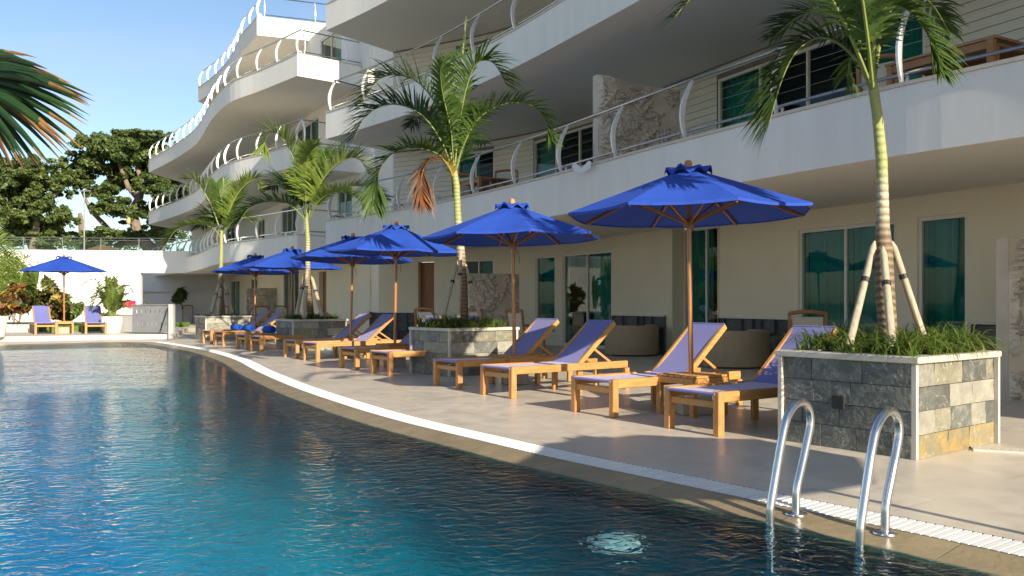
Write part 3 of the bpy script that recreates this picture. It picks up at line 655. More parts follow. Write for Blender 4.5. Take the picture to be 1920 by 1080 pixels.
# slate dado with white cap between the openings
def dado(parent, line, spans, h=0.85):
    for a, b in spans:
        if a is None or b is None or b-a < 0.2: continue
        nseg = max(1, int(round((b-a)/1.2)))
        for q in range(nseg):
            s0 = a+(b-a)*q/nseg; s1 = a+(b-a)*(q+1)/nseg
            p0 = line.off(s0, 0.026, 0.0); p1 = line.off(s1, 0.026, 0.0); x = p1-p0; n = Vector((-x.y, x.x, 0))
            tiles(parent, p0, x, n, x.length, h, 3, 0.5, ['dado'], thick=0.03)
        us = line.samples(a, b, 0.7); A = [line.off(t, 0.062, h) for t in us]; B = [line.off(t, 0.062, h+0.025) for t in us]; C = [line.off(t, 0.001, h+0.03) for t in us]
        mb = MB(); mb.strip(A, B); mb.strip(B, C); mb.build('dado_cap', M['frame'], parent)
ed = [g_ops[0][1]+0.05]
spans = [(g_ops[0][0]-2.2, g_ops[0][0]-0.1), (g_ops[1][1]+0.1, g_ops[2][0]-0.05), (g_ops[2][1]+0.25, g_ops[3][0]-0.1), (g_ops[3][1]+0.08, g_ops[4][0]-0.08), (g_ops[6][1]+0.25, WN.L)]
dado(NB, WN, spans)
mb = MB()   # jamb linings of the entrance
o = g_ops[2]
for t in (o[0]-0.0, o[1]+0.0):
    a = WN.off(t, 0.03, 0); b = WN.off(t, -0.30, 0); mb.bar(a+Vector((0, 0, 1.4)), b+Vector((0, 0, 1.4)), 0.02, 2.79)
mb.build('entrance_jamb', M['cream'], NB)
# upper floors
for k, ops in ((1, [opn(WN, 1735, 1345, 3.42, 5.72), opn(WN, 1185, 1001, 3.42, 5.72), opn(WN, 927, 857, 3.42, 5.72)]), (2, [opn(WN, 1500, 1180, 6.62, 8.92), opn(WN, 927, 855, 6.62, 8.92)])):
    mb = MB(); wall_cells(mb, WN, ZF[k], ZS[k+1]+0.02, ops, 0.22); mb.build('upper_wall', M['cladding'] if False else M['groove'], NB)
    boards(NB, WN, ZF[k]+0.01, ZS[k+1], ops, max(ops[0][0]-4.0, 0), WN.L)
    for o in ops:
        W = o[1]-o[0]; pn = max(2, int(round(W/1.25)))
        window(NB, WN, o[0], o[1], o[2], o[3], pn, (pn-1, 0) if pn > 2 else (pn-1,), 'window', recess=0.05)
# end wall of the near wing and the recess beside it
SW = Line2([(-3.8, 27.35), (-4.2, 28.6), (-5.0, 31.0)])
mb = MB(); wall_cells(mb, SW, 0, 13, [], 0.2); mb.build('end_wall', M['white'], NB)
SG = Line2(smooth_poly([(-2.95, 26.85), (-4.3, 26.95)], 0.5)+[Vector((-4.32, 27.1)), Vector((-5.15, 31.2))])
mb = MB(); wall_cells(mb, SG, 0, 2.81, [], 0.12); mb.build('recess_wall', M['cream'], NB)
dado(NB, SG, [(0.02, 1.34), (1.6, SG.L)])

# ---- far wing
FB = empty('hotel_wing', (-12, 42, 0), 0, 'farther white hotel wing with S-curved stepped balconies below the sky', 'building')
ff_pts = [(-7.6, 30.2), (-9.6, 32.4), (-11.3, 34.2), (-13.1, 37.3), (-14.6, 40.4), (-16.0, 43.2), (-18.6, 47.3), (-22.4, 52.6)]
FF = smooth_poly(ff_pts, 0.5)
wall_far_pts = [(-5.2, 31.2), (-8.4, 36.0), (-11.8, 42.5), (-17.0, 51.5), (-21.6, 57.5)]
WF = Line2(smooth_poly(wall_far_pts, 0.7))
ret = [Vector((-3.4, 33.6)), Vector((-5.5, 31.85))]
FFe = ret+FF+[Vector((-22.0, 57.4))]
back_f = [Vector((-2.0, 33.8))]+[WF.off(t, -0.3) for t in WF.samples(0.8, WF.L, 0.8)]
FFL = Line2(FF)
for k in (1, 2, 3):
    fr_ = FFe
    slab(FB, fr_, back_f, ZS[k], ZF[k], ZT[k]); coping_strip(FB, fr_, ZT[k])
    railing(FB, FFL, ZT[k]+0.045, 0.1, FFL.L-0.1, 1.6, cables=False, rr=0.026)
    railing(FB, Line2([ret[0], ret[1], FF[0]]), ZT[k]+0.045, 0.2, 5.1, 1.65, cables=False, rr=0.026)
f4 = [(-10.7, 35.8), (-11.3, 36.9), (-12.1, 38.2), (-13.2, 40.6), (-14.5, 43.1), (-15.8, 45.2), (-17.5, 47.6)]
F4 = smooth_poly(f4, 0.5)
ret4 = [Vector((-2.2, 38.8)), Vector((-8.3, 36.7))]
slab(FB, ret4+F4+[Vector((-17.0, 51.5))], [Vector((-1.0, 41.0)), Vector((-8, 47)), Vector((-15.5, 52))], 12.4, 12.6, 13.16); coping_strip(FB, ret4+F4, 13.16)
F4L = Line2(F4); railing(FB, F4L, 13.2, 0.1, F4L.L-0.1, 1.5, cables=False, rr=0.026)
railing(FB, Line2(ret4+[F4[0]]), 13.2, 0.3, 8.7, 2.0, cables=False, rr=0.026)
f_ops = {0: [opn(WF, 612, 598, 0.02, 2.45), opn(WF, 560, 531, 0.02, 2.75), opn(WF, 482, 470, 0.9, 2.5), opn(WF, 449, 432, 0.02, 2.5), opn(WF, 409, 388, 0.9, 2.5), opn(WF, 374, 368, 0.02, 2.4)],
         1: [opn(WF, 660, 632, 3.42, 5.75), opn(WF, 556, 528, 3.42, 5.75), opn(WF, 496, 483, 4.2, 5.6), opn(WF, 440, 425, 3.42, 5.75)],
         2: [opn(WF, 597, 540, 6.62, 8.92), opn(WF, 470, 440, 6.62, 8.92)],
         3: [opn(WF, 640, 600, 9.82, 12.0)]}
for k, ops in f_ops.items():
    mb = MB(); z1 = [2.82, 6.02, 9.22, 12.42][k]
    wall_cells(mb, WF, ZF[k], z1, ops, 0.22); mb.build('ground_floor_wall' if k == 0 else 'upper_wall', M['cream'] if k == 0 else M['white'], FB)
    for i, o in enumerate(ops):
        if k == 0 and i in (0, 5): wood_door(FB, WF, o[0], o[1], 2.42)
        else: window(FB, WF, o[0], o[1], o[2], o[3], max(2, int(round((o[1]-o[0])/1.2))) if o[1]-o[0] > 1.3 else 1, (0,), 'window', recess=0.06)
mb = MB()   # rear and side of the far wing so that no sky shows through
bw = Line2([(-2.0, 33.8), (6, 40)]); wall_cells(mb, bw, 0, 12.5, [], 0.3); mb.build('side_wall', M['white'], FB)

# ------------------------------------------------------------------ carved stone screens
def carved(name, line_pts, z0, H, label, th=0.16, seed=1, group='carved stone screens', amp=0.10, res=0.011):
    line = Line2(smooth_poly(line_pts, 0.1)); W = line.L; r = np.random.RandomState(seed)
    nx = max(24, int(W/res)); nz = max(24, int(H/res))
    U, Z = np.meshgrid(np.linspace(0, W, nx), np.linspace(0, H, nz)); h = np.zeros_like(U)
    nl = int(W*H*22)
    for i in range(nl):
        cx, cz = r.uniform(0, W), r.uniform(0, H); a = r.uniform(0, 2*math.pi); L = r.uniform(0.3, 0.62); wd = L*r.uniform(0.28, 0.5)
        du = (U-cx)*math.cos(a)+(Z-cz)*math.sin(a); dv = -(U-cx)*math.sin(a)+(Z-cz)*math.cos(a)
        t = (du/L+0.5); half = wd*0.5*np.sqrt(np.clip(np.sin(np.clip(t, 0, 1)*math.pi), 0, 1))+1e-5
        ins = (np.abs(dv) < half) & (t > 0) & (t < 1)
        hv = 0.5+0.5*np.cos(np.clip(np.abs(dv)/half, 0, 1)*math.pi*0.5)
        rib = 0.42*(np.sin((du+np.abs(dv)*0.8)*math.pi*2/(L*0.2)) > 0.45)
        val = (hv*(0.75+0.25*r.rand())-rib*(np.abs(dv) > 0.15*half))*amp
        h = np.where(ins, np.maximum(val, h*0.3), h)
    edge = np.minimum(np.minimum(U, W-U), np.minimum(Z, H-Z)); h = h*np.clip(edge/0.05, 0, 1)
    c = line.at(W/2); root = empty(name, (c.x, c.y, z0), 0, label, 'stone screen', group)
    V = []; 
    for j in range(nz):
        for i in range(nx):
            q = line.at(U[j, i]); n = line.nor(U[j, i]); d = th/2+h[j, i]; V.append((q.x+n.x*d, q.y+n.y*d, z0+Z[j, i]))
    Fc = [(j*nx+i, j*nx+i+1, (j+1)*nx+i+1, (j+1)*nx+i) for j in range(nz-1) for i in range(nx-1)]
    raw('carved_face', V, Fc, [M['carved']], root)
    us = line.samples(0, W, 0.15); A = [line.off(t, th/2-0.002, z0) for t in us]; B = [line.off(t, th/2-0.002, z0+H) for t in us]; C = [line.off(t, -th/2, z0+H) for t in us]; D = [line.off(t, -th/2, z0) for t in us]
    mb = MB(); mb.strip(B, C); mb.strip(C, D); mb.add([A[0], B[0], C[0], D[0]], [(0, 1, 2, 3)]); mb.add([A[-1], B[-1], C[-1], D[-1]], [(3, 2, 1, 0)]); mb.build('stone_slab', M['carved'], root)
def rv(a): return [(p[0], p[1]) for p in reversed(a)]
carved('carved_screen', rv([(5.86, 10.2), (6.6, 10.55), (7.6, 11.0)]), 0.0, 1.92, 'tall carved stone screen with leaf relief at the right edge, behind the planter', seed=3)
carved('carved_screen', rv([(1.50, 15.35), (1.75, 15.5), (2.2, 15.95), (2.55, 16.2), (3.2, 16.45)]), 3.4, 1.85, 'carved leaf screen dividing the first floor balconies above the two middle umbrellas', seed=4)
carved('carved_screen', rv([(-1.15, 21.6), (-0.4, 21.75), (0.15, 22.0)]), 0.0, 1.9, 'carved screen on the patio behind the second planter, beside the open sliding doors', seed=5)
carved('carved_screen', rv([(-13.1, 42.0), (-12.3, 42.1), (-11.7, 42.3)]), 0.0, 1.9, 'carved screen behind the two farthest poolside umbrellas, right of the farthest planter', seed=6, res=0.02)
carved('carved_screen', rv([(-19.3, 52.6), (-18.3, 52.7), (-17.6, 53.0)]), 0.0, 1.9, 'carved screen partly hidden by the farthest planter and its palm', seed=7, res=0.02)
carved('carved_screen', rv([(-23.6, 57.0), (-22.0, 57.0), (-21.2, 57.0)]), 0.0, 1.5, 'low carved screen standing alone at the end of the far wing, beside the metal gate', seed=8, res=0.02)

# ------------------------------------------------------------------ loungers, tables, umbrellas
def make_lounger():
    r = empty('sun_lounger'); L, W, H = 2.0, 0.64, 0.385; tk = 0.048
    def part(name, m, fn, parent=r, bevel=0.006, smooth=False):
        mb = MB(); fn(mb); return build_local(mb, name, m, parent, smooth, bevel)
    for s in (-1, 1):
        y = s*(W/2-tk/2)
        part('side_rail', M['teak'], lambda m: m.box(((L+0.075)/2-0.02, y, H-0.05), (L-0.10, tk, 0.092)))
        for x, hh in ((0.035, H), (1.16, H-0.1), (L-0.04, H-0.1)):
            yy = y if x != 1.16 else s*(W/2-tk*1.5-0.002)
            part('leg', M['teak_v'], lambda m: m.box((x, yy, hh/2), (0.078, tk+0.02 if x < 0.1 else tk, hh)))
    part('foot_rail', M['teak'], lambda m: m.box((0.03, 0, H-0.115), (0.03, W-2*tk-0.024, 0.06)))
    part('cross_rail', M['teak'], lambda m: m.box((1.22, 0, H-0.085), (0.05, W-2*tk-0.004, 0.06)))
    part('head_rail', M['teak'], lambda m: m.box((L-0.045, 0, H-0.085), (0.05, W-2*tk-0.004, 0.07)))
    sl = MB(); A = []; N = 10
    for i in range(N+1):
        x = 0.0+1.19*i/N; z = H-0.008-0.016*math.sin(math.pi*i/N)
        A.append((x, z))
    for s in (-1, 1): pass
    wd = W/2-0.03
    sl.strip([(x, -wd, z) for x, z in A], [(x, wd, z) for x, z in A]); sl.strip([(x, wd, z-0.006) for x, z in A], [(x, -wd, z-0.006) for x, z in A])
    sl.tube([(-0.004, -wd, H-0.022), (-0.004, wd, H-0.022)], 0.014, 6)
    build_local(sl, 'seat_sling', M['sling'], r)
    bl, ba = 0.84, R(40); bx = 1.14; bz = H-0.035; ca, sa = math.cos(ba), math.sin(ba)
    q = lambda t, h: (bx+ca*t-sa*h, bz+sa*t+ca*h)
    bk = MB()
    for s in (-1, 1):
        y = s*(W/2-tk*1.5-0.004); a = q(0, 0); b = q(bl, 0); bk.bar((a[0], y, a[1]), (b[0], y, b[1]), tk*0.9, 0.06)
    a = q(bl-0.03, -0.01); bk.bar((a[0], -W/2+tk*2, a[1]), (a[0], W/2-tk*2, a[1]), 0.04, 0.03)
    b = build_local(bk, 'backrest', M['teak'], r, bevel=0.005)
    s2 = MB(); w2 = W/2-tk*1.05; pts = [q(bl*i/8, 0.033-0.02*math.sin(math.pi*i/8)) for i in range(9)]
    s2.strip([(x, -w2+0.02, z) for x, z in pts], [(x, w2-0.02, z) for x, z in pts]); s2.strip([(x, w2-0.02, z-0.006) for x, z in pts], [(x, -w2+0.02, z-0.006) for x, z in pts])
    e = q(bl+0.002, 0.03); s2.tube([(e[0], -w2+0.02, e[1]), (e[0], w2-0.02, e[1])], 0.011, 6)
    build_local(s2, 'back_sling', M['sling'], b)
    for s in (-1, 1):
        st = MB(); a = q(bl*0.42, -0.02); st.bar((a[0], s*0.21, a[1]), (a[0]+0.38, s*0.21, H-0.06), 0.026, 0.03); build_local(st, 'prop_strut', M['teak'], r)
    return r
def make_table():
    r = empty('side_table'); S, H = 0.52, 0.415
    for k in range(6):
        mb = MB(); y = -S/2+S*(k+0.5)/6
        if k in (2, 3):
            for sx in (-1, 1): mb.box((sx*(S/4+0.012), y, H-0.012), (S/2-0.028, S/6-0.012, 0.022))
        else: mb.box((0, y, H-0.012), (S-0.004, S/6-0.012, 0.022))
        build_local(mb, 'slat', M['teak'], r, bevel=0.003)
    for sx in (-1, 1):
        mb = MB(); mb.box((sx*(S/2-0.012), 0, H-0.056), (0.024, S-0.06, 0.06)); build_local(mb, 'apron', M['teak'], r)
        mb = MB(); mb.box((0, sx*(S/2-0.012), H-0.056), (S-0.06, 0.024, 0.06)); build_local(mb, 'apron', M['teak'], r)
        for sy in (-1, 1):
            mb = MB(); mb.box((sx*(S/2-0.03), sy*(S/2-0.03), (H-0.026)/2), (0.062, 0.062, H-0.026)); build_local(mb, 'leg', M['teak_v'], r, bevel=0.004)
    return r
RIM, APX, UR = 2.09, 2.53, 1.28
def make_umbrella():
    r = empty('umbrella')
    mb = MB(); mb.box((0, 0, 0.11), (0.34, 0.34, 0.22)); build_local(mb, 'base_block', M['concrete'], r, bevel=0.015)
    mb = MB(); mb.tube([(0, 0, 0.2), (0, 0, 2.60)], 0.026, 12); build_local(mb, 'pole', M['polewood'], r, smooth=True)
    ang = [2*math.pi*k/8 for k in range(8)]
    def canopy_pts(rad0, rad1, z0, z1, N, sag, dz=0):
        rows = []
        for i in range(N+1):
            t = i/N; rad = rad0+(rad1-rad0)*t; z = z0+(z1-z0)*t; row = []
            for k in range(8):
                p = Vector((math.cos(ang[k])*rad, math.sin(ang[k])*rad, z)); qn = Vector((math.cos(ang[(k+1) % 8])*rad, math.sin(ang[(k+1) % 8])*rad, z))
                for j in range(4):
                    f = j/4; v = p.lerp(qn, f); s = 4*f*(1-f)*sag*t
                    row.append((v.x*(1-s*0.25), v.y*(1-s*0.25), v.z-s*0.35+dz))
            rows.append(row)
        return rows
    mb = MB()
    rows = canopy_pts(0.17, UR, APX-0.03, RIM, 6, 0.055); n = 32
    rows.append([(x, y, z-0.028) for x, y, z in rows[-1]])
    low = [[(x*0.996, y*0.996, z-0.012) for x, y, z in rw] for rw in rows[:-1]]
    allr = rows+low[::-1]; vv = [p for rw in allr for p in rw]
    mb.add(vv, [(i*n+k, i*n+(k+1) % n, (i+1)*n+(k+1) % n, (i+1)*n+k) for i in range(len(allr)-1) for k in range(n)])
    build_local(mb, 'canopy', M['canopy'], r)
    mb = MB()    # ruffled vent cap
    prof = []; N = 48
    for (rad, z, wv) in ((0.03, APX+0.03, 0.0), (0.11, APX+0.028, 0.004), (0.19, APX+0.02, 0.014), (0.245, APX+0.004, 0.034), (0.24, APX-0.022, 0.034)):
        prof.append([(rad*math.cos(2*math.pi*k/N), rad*math.sin(2*math.pi*k/N), z+wv*math.sin(8*2*math.pi*k/N+0.7)+0.3*wv*math.sin(5*2*math.pi*k/N)) for k in range(N)])
    mb.add([p for rw in prof for p in rw], [(i*N+k, i*N+(k+1) % N, (i+1)*N+(k+1) % N, (i+1)*N+k) for i in range(4) for k in range(N)])
    build_local(mb, 'vent_cap', M['canopy'], r, smooth=True)
    mb = MB(); mb.lathe([(0.0, 0.07), (0.03, 0.06), (0.043, 0.03), (0.04, 0.0), (0.03, -0.03)], (0, 0, APX+0.045), 12); build_local(mb, 'finial', M['teak_v'], r, smooth=True)
    mb = MB(); mb.lathe([(0.03, -0.05), (0.055, -0.045), (0.06, 0.0), (0.05, 0.05), (0.03, 0.055)], (0, 0, 1.98), 12); build_local(mb, 'collar', M['ribwood'], r, smooth=True)
    for k in range(8):
        c, s = math.cos(ang[k]), math.sin(ang[k])
        mb = MB(); mb.bar((c*0.05, s*0.05, APX-0.02), (c*(UR-0.02), s*(UR-0.02), RIM-0.03), 0.018, 0.03); rb = build_local(mb, 'rib', M['ribwood'], r)
        mb = MB(); mb.bar((c*0.05, s*0.05, 1.99), (c*0.68, s*0.68, 2.255), 0.02, 0.024); build_local(mb, 'strut', M['ribwood'], rb)
    mb = MB(); mb.tube([(0.03, 0.0, 1.93), (0.08, -0.03, 1.86), (0.085, -0.03, 1.72)], 0.004, 5); build_local(mb, 'cord', M['strap'], r)
    return r
GL = 'sun loungers round the pool'; GU = 'blue umbrellas round the pool'; GT = 'teak side tables between the loungers'
lp = make_lounger(); tp = make_table(); up_ = make_umbrella(); used = set()
def place(proto, x, y, z, rz, label, cat, group):
    o = proto if proto not in used else copy_tree(proto); used.add(proto)
    o.location = (x, y, z); o.rotation_euler = (0, 0, rz); WL[o] = Vector((x, y, z)); return tag(o, label, cat, group)
HD = R(37)
ll = [(1.59, 7.60, 36, 'blue teak lounger nearest the camera, its head behind the slate planter at the right'),
      (0.82, 8.79, 36, 'blue teak lounger with sunlit back, just left of the largest umbrella pole'),
      (-0.20, 10.50, 36, 'long-shown blue lounger right of the second umbrella pole, its back half in shade'),
      (-0.91, 11.66, 36, 'blue lounger left of the second umbrella pole, foot beside the second planter'),
      (-2.13, 13.72, 37, 'lounger whose back is hidden behind the second slate planter'),
      (-2.88, 14.93, 37, 'lounger just left of the third umbrella pole, foot in front of its teak table'),
      (-4.02, 16.95, 37, 'lounger shown nearly side on, right of the fourth umbrella pole'),
      (-4.70, 18.05, 37, 'lounger with its foot against the third planter corner, left of the fourth pole'),
      (-6.12, 20.33, 38, 'lounger with a blue towel, its head cut off by the third planter'),
      (-6.77, 21.30, 38, 'lounger with a rolled towel right of the sixth umbrella pole'),
      (-7.98, 23.20, 38, 'second farthest lounger of the row beside the farthest planter'),
      (-8.72, 24.35, 38, 'farthest lounger of the row, its foot before the farthest planter')]
for x, y, a, lb in ll: place(lp, x, y, 0, R(a+rng.uniform(-1.5, 1.5)), lb, 'sun lounger', GL)
place(lp, -15.15, 27.75, 0.14, R(124), 'lounger at the far end of the pool, left of the lone umbrella pole', 'sun lounger', GL)
place(lp, -13.62, 27.95, 0.14, R(120), 'far lounger right of the lone umbrella pole, beside the potted palm', 'sun lounger', GL)
um = [(1.87, 8.88, 8, 'largest and nearest blue umbrella, over the two loungers beside the right planter'),
      (0.04, 12.15, 10, 'second nearest blue umbrella, in front of the patio sliding doors'),
      (-2.14, 15.55, 22, 'blue umbrella just left of the second planter palm, covering part of another behind it'),
      (-3.42, 18.05, 10, 'blue umbrella overlapped from the right by a nearer umbrella'),
      (-5.75, 22.2, 15, 'blue umbrella just left of the third palm trunk'),
      (-7.60, 25.2, 5, 'farthest blue umbrella of the row, overlapped by the one on its right'),
      (-14.85, 28.3, 22, 'lone small-looking blue umbrella at the far end of the pool before the white wall'),
      (3.96, 2.1, 8, 'blue umbrella on the near deck right of the camera')]
tb = ['teak side table round the largest umbrella pole', 'teak side table round the second umbrella pole', 'teak side table behind the foot of the lounger at the third umbrella', 'teak side table hidden behind the side-on lounger at the fourth umbrella', 'teak side table at the fifth umbrella pole among the far loungers', 'teak side table at the sixth umbrella pole with a blue towel near it', 'teak side table between the two loungers at the far end of the pool']
for i, (x, y, a, lb) in enumerate(um):
    z = 0.14 if i == 6 else 0.0
    uo = place(up_, x, y, z, R(a), lb, 'umbrella', GU); uo.rotation_euler = (R(rng.uniform(-1.2, 1.2)), R(rng.uniform(-1.2, 1.2)), R(a))
    if i < 7:
        dx, dy = (-0.22, -0.14) if i < 6 else (0.02, -0.12)
        place(tp, x+dx*0.0, y+dy*0.0, z, R(36 if i < 6 else 32), tb[i], 'side table', GT)

# rolled towels
def towel(loc, rz, label):
    mb = MB(); pts = []; N = 40
    for i in range(N+1):
        a = i/N*2*math.pi*2.6; rad = 0.035+0.065*i/N; pts.append((rad*math.cos(a), rad*math.sin(a)))
    mb.strip([(-0.2, p[0], p[1]) for p in pts], [(0.2, p[0], p[1]) for p in pts]); me = mb.mesh('towel', M['towel'], True)
    o = obj('towel', me); o.location = loc; o.rotation_euler = (0, 0, rz); s = o.modifiers.new('solid', 'SOLIDIFY'); s.thickness = 0.018
    tag(o, label, 'towel', 'rolled blue towels')
towel(tuple(P(444, 614, 22.3)), R(-50), 'rolled blue towel in shade, leftmost of the three on the far loungers')
towel(tuple(P(467, 615.5, 21.9)), R(-50), 'bright rolled blue towel beside the sixth umbrella pole')
towel(tuple(P(505.5, 618.5, 20.9)), R(-50), 'rolled blue towel half hidden against the corner of the third planter')

# ------------------------------------------------------------------ planters, palms, grass
def planter(M_, e1, e2, label, kinds1, kinds2, hole=None, H=0.757):
    """M_: nearest corner, e1 along the pool face (to the left), e2 along the side (to the right)"""
    c = Vector((M_[0], M_[1], 0)); a = Vector((e1[0], e1[1], 0)); b = Vector((e2[0], e2[1], 0))
    root = empty('stone_planter', c+(a+b)/2, 0, label, 'planter', 'slate planters along the deck')
    an, bn = a.normalized(), b.normalized(); core = MB(); hb = H-0.05; ins = 0.03
    cc = [c+an*ins+bn*ins, c+a-an*ins+bn*ins, c+a+b-an*ins-bn*ins, c+b+an*ins-bn*ins]
    core.prism([(p.x, p.y) for p in cc], 0, hb-0.002); core.build('core', M['mortar'], root)
    mb = MB(); tw = 0.036
    for p in (c, c+a, c+b, c+a+b):
        q = p+(an if (p-c).dot(an) < 1e-3 else -an)*tw*0.5+(bn if (p-c).dot(bn) < 1e-3 else -bn)*tw*0.5
        mb = MB(); mb.box(q+Vector((0, 0, hb/2)), (tw, tw, hb-0.004), (an, bn, Vector((0, 0, 1)))); mb.build('corner_trim', M['whitestone'], root)
    la, lb = a.length, b.length
    tiles(root, c+a-an*tw+bn*ins, -a, -b, la-2*tw, hb, 4, 0.40, kinds1, hole)
    tiles(root, c+bn*tw+an*ins, b, -a, lb-2*tw, hb, 4, 0.40, kinds2)
    if hole:
        pass
    ov = 0.035; r0 = [c-an*ov-bn*ov, c+a+an*ov-bn*ov, c+a+b+an*ov+bn*ov, c+b-an*ov+bn*ov]; iw = 0.15
    r1 = [c+an*iw+bn*iw, c+a-an*iw+bn*iw, c+a+b-an*iw-bn*iw, c+b+an*iw-bn*iw]
    for k in range(4):
        mb = MB(); j = (k+1) % 4; p4 = [r0[k], r0[j], r1[j], r1[k]]
        mb.add([p+Vector((0, 0, hb)) for p in p4]+[p+Vector((0, 0, H)) for p in p4], [(3, 2, 1, 0), (4, 5, 6, 7), (0, 1, 5, 4), (1, 2, 6, 5), (2, 3, 7, 6), (3, 0, 4, 7)])
        mb.build('rim_stone', M['whitestone'], root, bevel=0.006)
    mb = MB(); mb.prism([(p.x, p.y) for p in r1], hb-0.05, H-0.03); mb.build('soil', M['soil'], root)
    return c+(a+b)/2, a, b
def blades(name, center, a, b, z, n, hmin, hmax, label, seed=1, spread=0.5, wid=0.007):
    r = np.random.RandomState(seed); V = []; Fc = []; mi = []
    a = Vector(a); b = Vector(b); clumps = [(r.uniform(-spread, spread), r.uniform(-spread, spread)) for _ in range(max(8, n//28))]
    for i in range(n):
        cl = clumps[r.randint(len(clumps))]; s, t = cl[0]+r.normal(0, 0.03), cl[1]+r.normal(0, 0.03)
        s = max(-0.46, min(0.46, s)); t = max(-0.46, min(0.46, t))
        base = center+a*s+b*t; base.z = z; az = r.uniform(0, 2*math.pi); d = Vector((math.cos(az), math.sin(az), 0)); sd_ = Vector((-d.y, d.x, 0))
        L = r.uniform(hmin, hmax); lean = r.uniform(0.35, 1.15); k0 = len(V); N = 5; w0 = wid*r.uniform(0.7, 1.3)
        for j in range(N+1):
            q = j/N; p = base+d*(L*lean*q**1.6)+Vector((0, 0, L*(q-(0.15+0.75*lean)*q**2.4))); ww = w0*(1-q)**0.6+0.0006
            V.append(tuple(p-sd_*ww)); V.append(tuple(p+sd_*ww))
        for j in range(N): Fc.append((k0+2*j, k0+2*j+1, k0+2*j+3, k0+2*j+2)); mi.append(1 if r.rand() < 0.06 else 0)
    o = raw(name, V, Fc, [M['grass'], M['grass_y']], None, mi); return tag(o, label, 'grass', 'grass in the planters', 'stuff')
def frond(path, leaf_len, n, mats, parent, seed=0, droop=0.5, wid=0.016, start=0.2, rw=0.016, ang0=60, ang1=28, lift=0.5, upv=None, name='frond'):
    """feather leaf along a 3D path: stalk plus two rows of leaflets"""
    r = random.Random(seed); pts = [Vector(p) for p in path]; sm = []
    for i in range(len(pts)-1):
        p0 = pts[max(i-1, 0)]; p1 = pts[i]; p2 = pts[i+1]; p3 = pts[min(i+2, len(pts)-1)]
        for k in range(6):
            t = k/6; sm.append(0.5*((2*p1)+(p2-p0)*t+(2*p0-5*p1+4*p2-p3)*t*t+(3*p1-p0-3*p2+p3)*t**3))
    sm.append(pts[-1]); cum = [0]
    for a, b in zip(sm, sm[1:]): cum.append(cum[-1]+(b-a).length)
    L = cum[-1]
    def at(u):
        u = max(0, min(u, L))
        for i in range(len(sm)-1):
            if u <= cum[i+1]: return sm[i].lerp(sm[i+1], (u-cum[i])/max(cum[i+1]-cum[i], 1e-9))
        return sm[-1]
    mb = MB(); mb.mi = 1; m_ = len(sm); mb.tube(sm, [rw*(1-0.85*i/(m_-1)) for i in range(m_)], 5)
    mb.mi = 0
    for side in (-1, 1):
        for k in range(n):
            f = start+(1-start)*(k+r.uniform(-0.3, 0.3))/n; f = min(max(f, 0), 0.995); u = f*L; p = at(u); t = (at(u+0.02)-at(u-0.02)).normalized()
            upw = Vector(upv) if upv is not None else Vector((0, 0, 1)); upp = upw-t*upw.dot(t)
            if upp.length < 0.25: upp = upp+Vector((0.3, -0.6, 0.0)); upp = upp-t*upp.dot(t)
            upp.normalize(); sv_ = t.cross(upp)*side
            g_ = (f-start)/(1-start); aa = R(ang0+(ang1-ang0)*g_+r.uniform(-7, 7)); ln = leaf_len*(0.45+0.55*math.sin(math.pi*min(1, 0.18+g_*0.72)))*r.uniform(0.85, 1.1)
            if g_ > 0.85: ln *= 1-(g_-0.85)*2.5
            d = (t*math.cos(aa)+sv_*math.sin(aa)+upp*(lift+r.uniform(-0.32, 0.32))).normalized(); wv = d.cross(upp).normalized(); dr = droop*r.uniform(0.6, 1.4); N = 4; V = []
            nrm = d.cross(wv)
            for j in range(N+1):
                q = j/N; c = p+d*(ln*q)+Vector((0, 0, -dr*ln*q*q*0.75)); ww = wid*(0.55+0.9*q if q < 0.35 else (1-q)/0.65*0.9+0.02)
                V += [tuple(c-wv*ww), tuple(c+wv*ww)]
            mb.add(V, [(2*j, 2*j+1, 2*j+3, 2*j+2) for j in range(N)])
    me = bpy.data.meshes.new(name); me.from_pydata(mb.v, [], mb.f)
    for m in mats: me.materials.append(m)
    me.polygons.foreach_set('material_index', mb.m); me.update(); return obj(name, me, parent)
def palm(root_xy, z0, trunk, radii, crown_from, fronds, label, seed, tmat, leaf=(M['frond'], M['rachis']), spear=None, dead=()):
    root = empty('palm_tree', (root_xy[0], root_xy[1], z0), 0, label, 'palm tree', 'young palms in the planters')
    mb = MB(); tr = []
    rr = []
    for i in range(len(trunk)-1):
        for k in range(10):
            t = k/10; tr.append(trunk[i].lerp(trunk[i+1], t)); rr.append((radii[i]*(1-t)+radii[i+1]*t)*(1+0.02*math.sin(k*2.5)))
    tr.append(trunk[-1]); rr.append(radii[-1]); mb.tube(tr, rr, 14); mb.build('trunk', tmat, root, smooth=True)
    for i, f in enumerate(fronds):
        kw = dict(f[1]); mats = kw.pop('mats', leaf); frond(f[0], parent=root, mats=mats, seed=seed*50+i, **kw)
    return root
def props(foot_pts, top_pts, label, wid=0.031):
    c = sum(foot_pts, Vector())/len(foot_pts); root = empty('palm_support', c, 0, label, 'tree support', 'wooden tripods propping the palms')
    for a, b in zip(foot_pts, top_pts):
        mb = MB(); d = (b-a); mb.tube([a, a+d*0.5, a+d*0.93, b], [wid, wid*0.95, wid*0.9, wid*0.25], 9); p = mb.build('prop_pole', M['bamboo'], root, smooth=True)
        mb = MB(); q = a+d*0.62; t = d.normalized(); mb.tube([q-t*0.02, q+t*0.02], wid*1.0+0.004, 10, False); mb.build('strap', M['strap'], p)
def PP(l, d0, dd=0.0): return [P(x, y, d0+(e[0] if (e := rest_) else 0)) for (x, y, *rest_) in l]

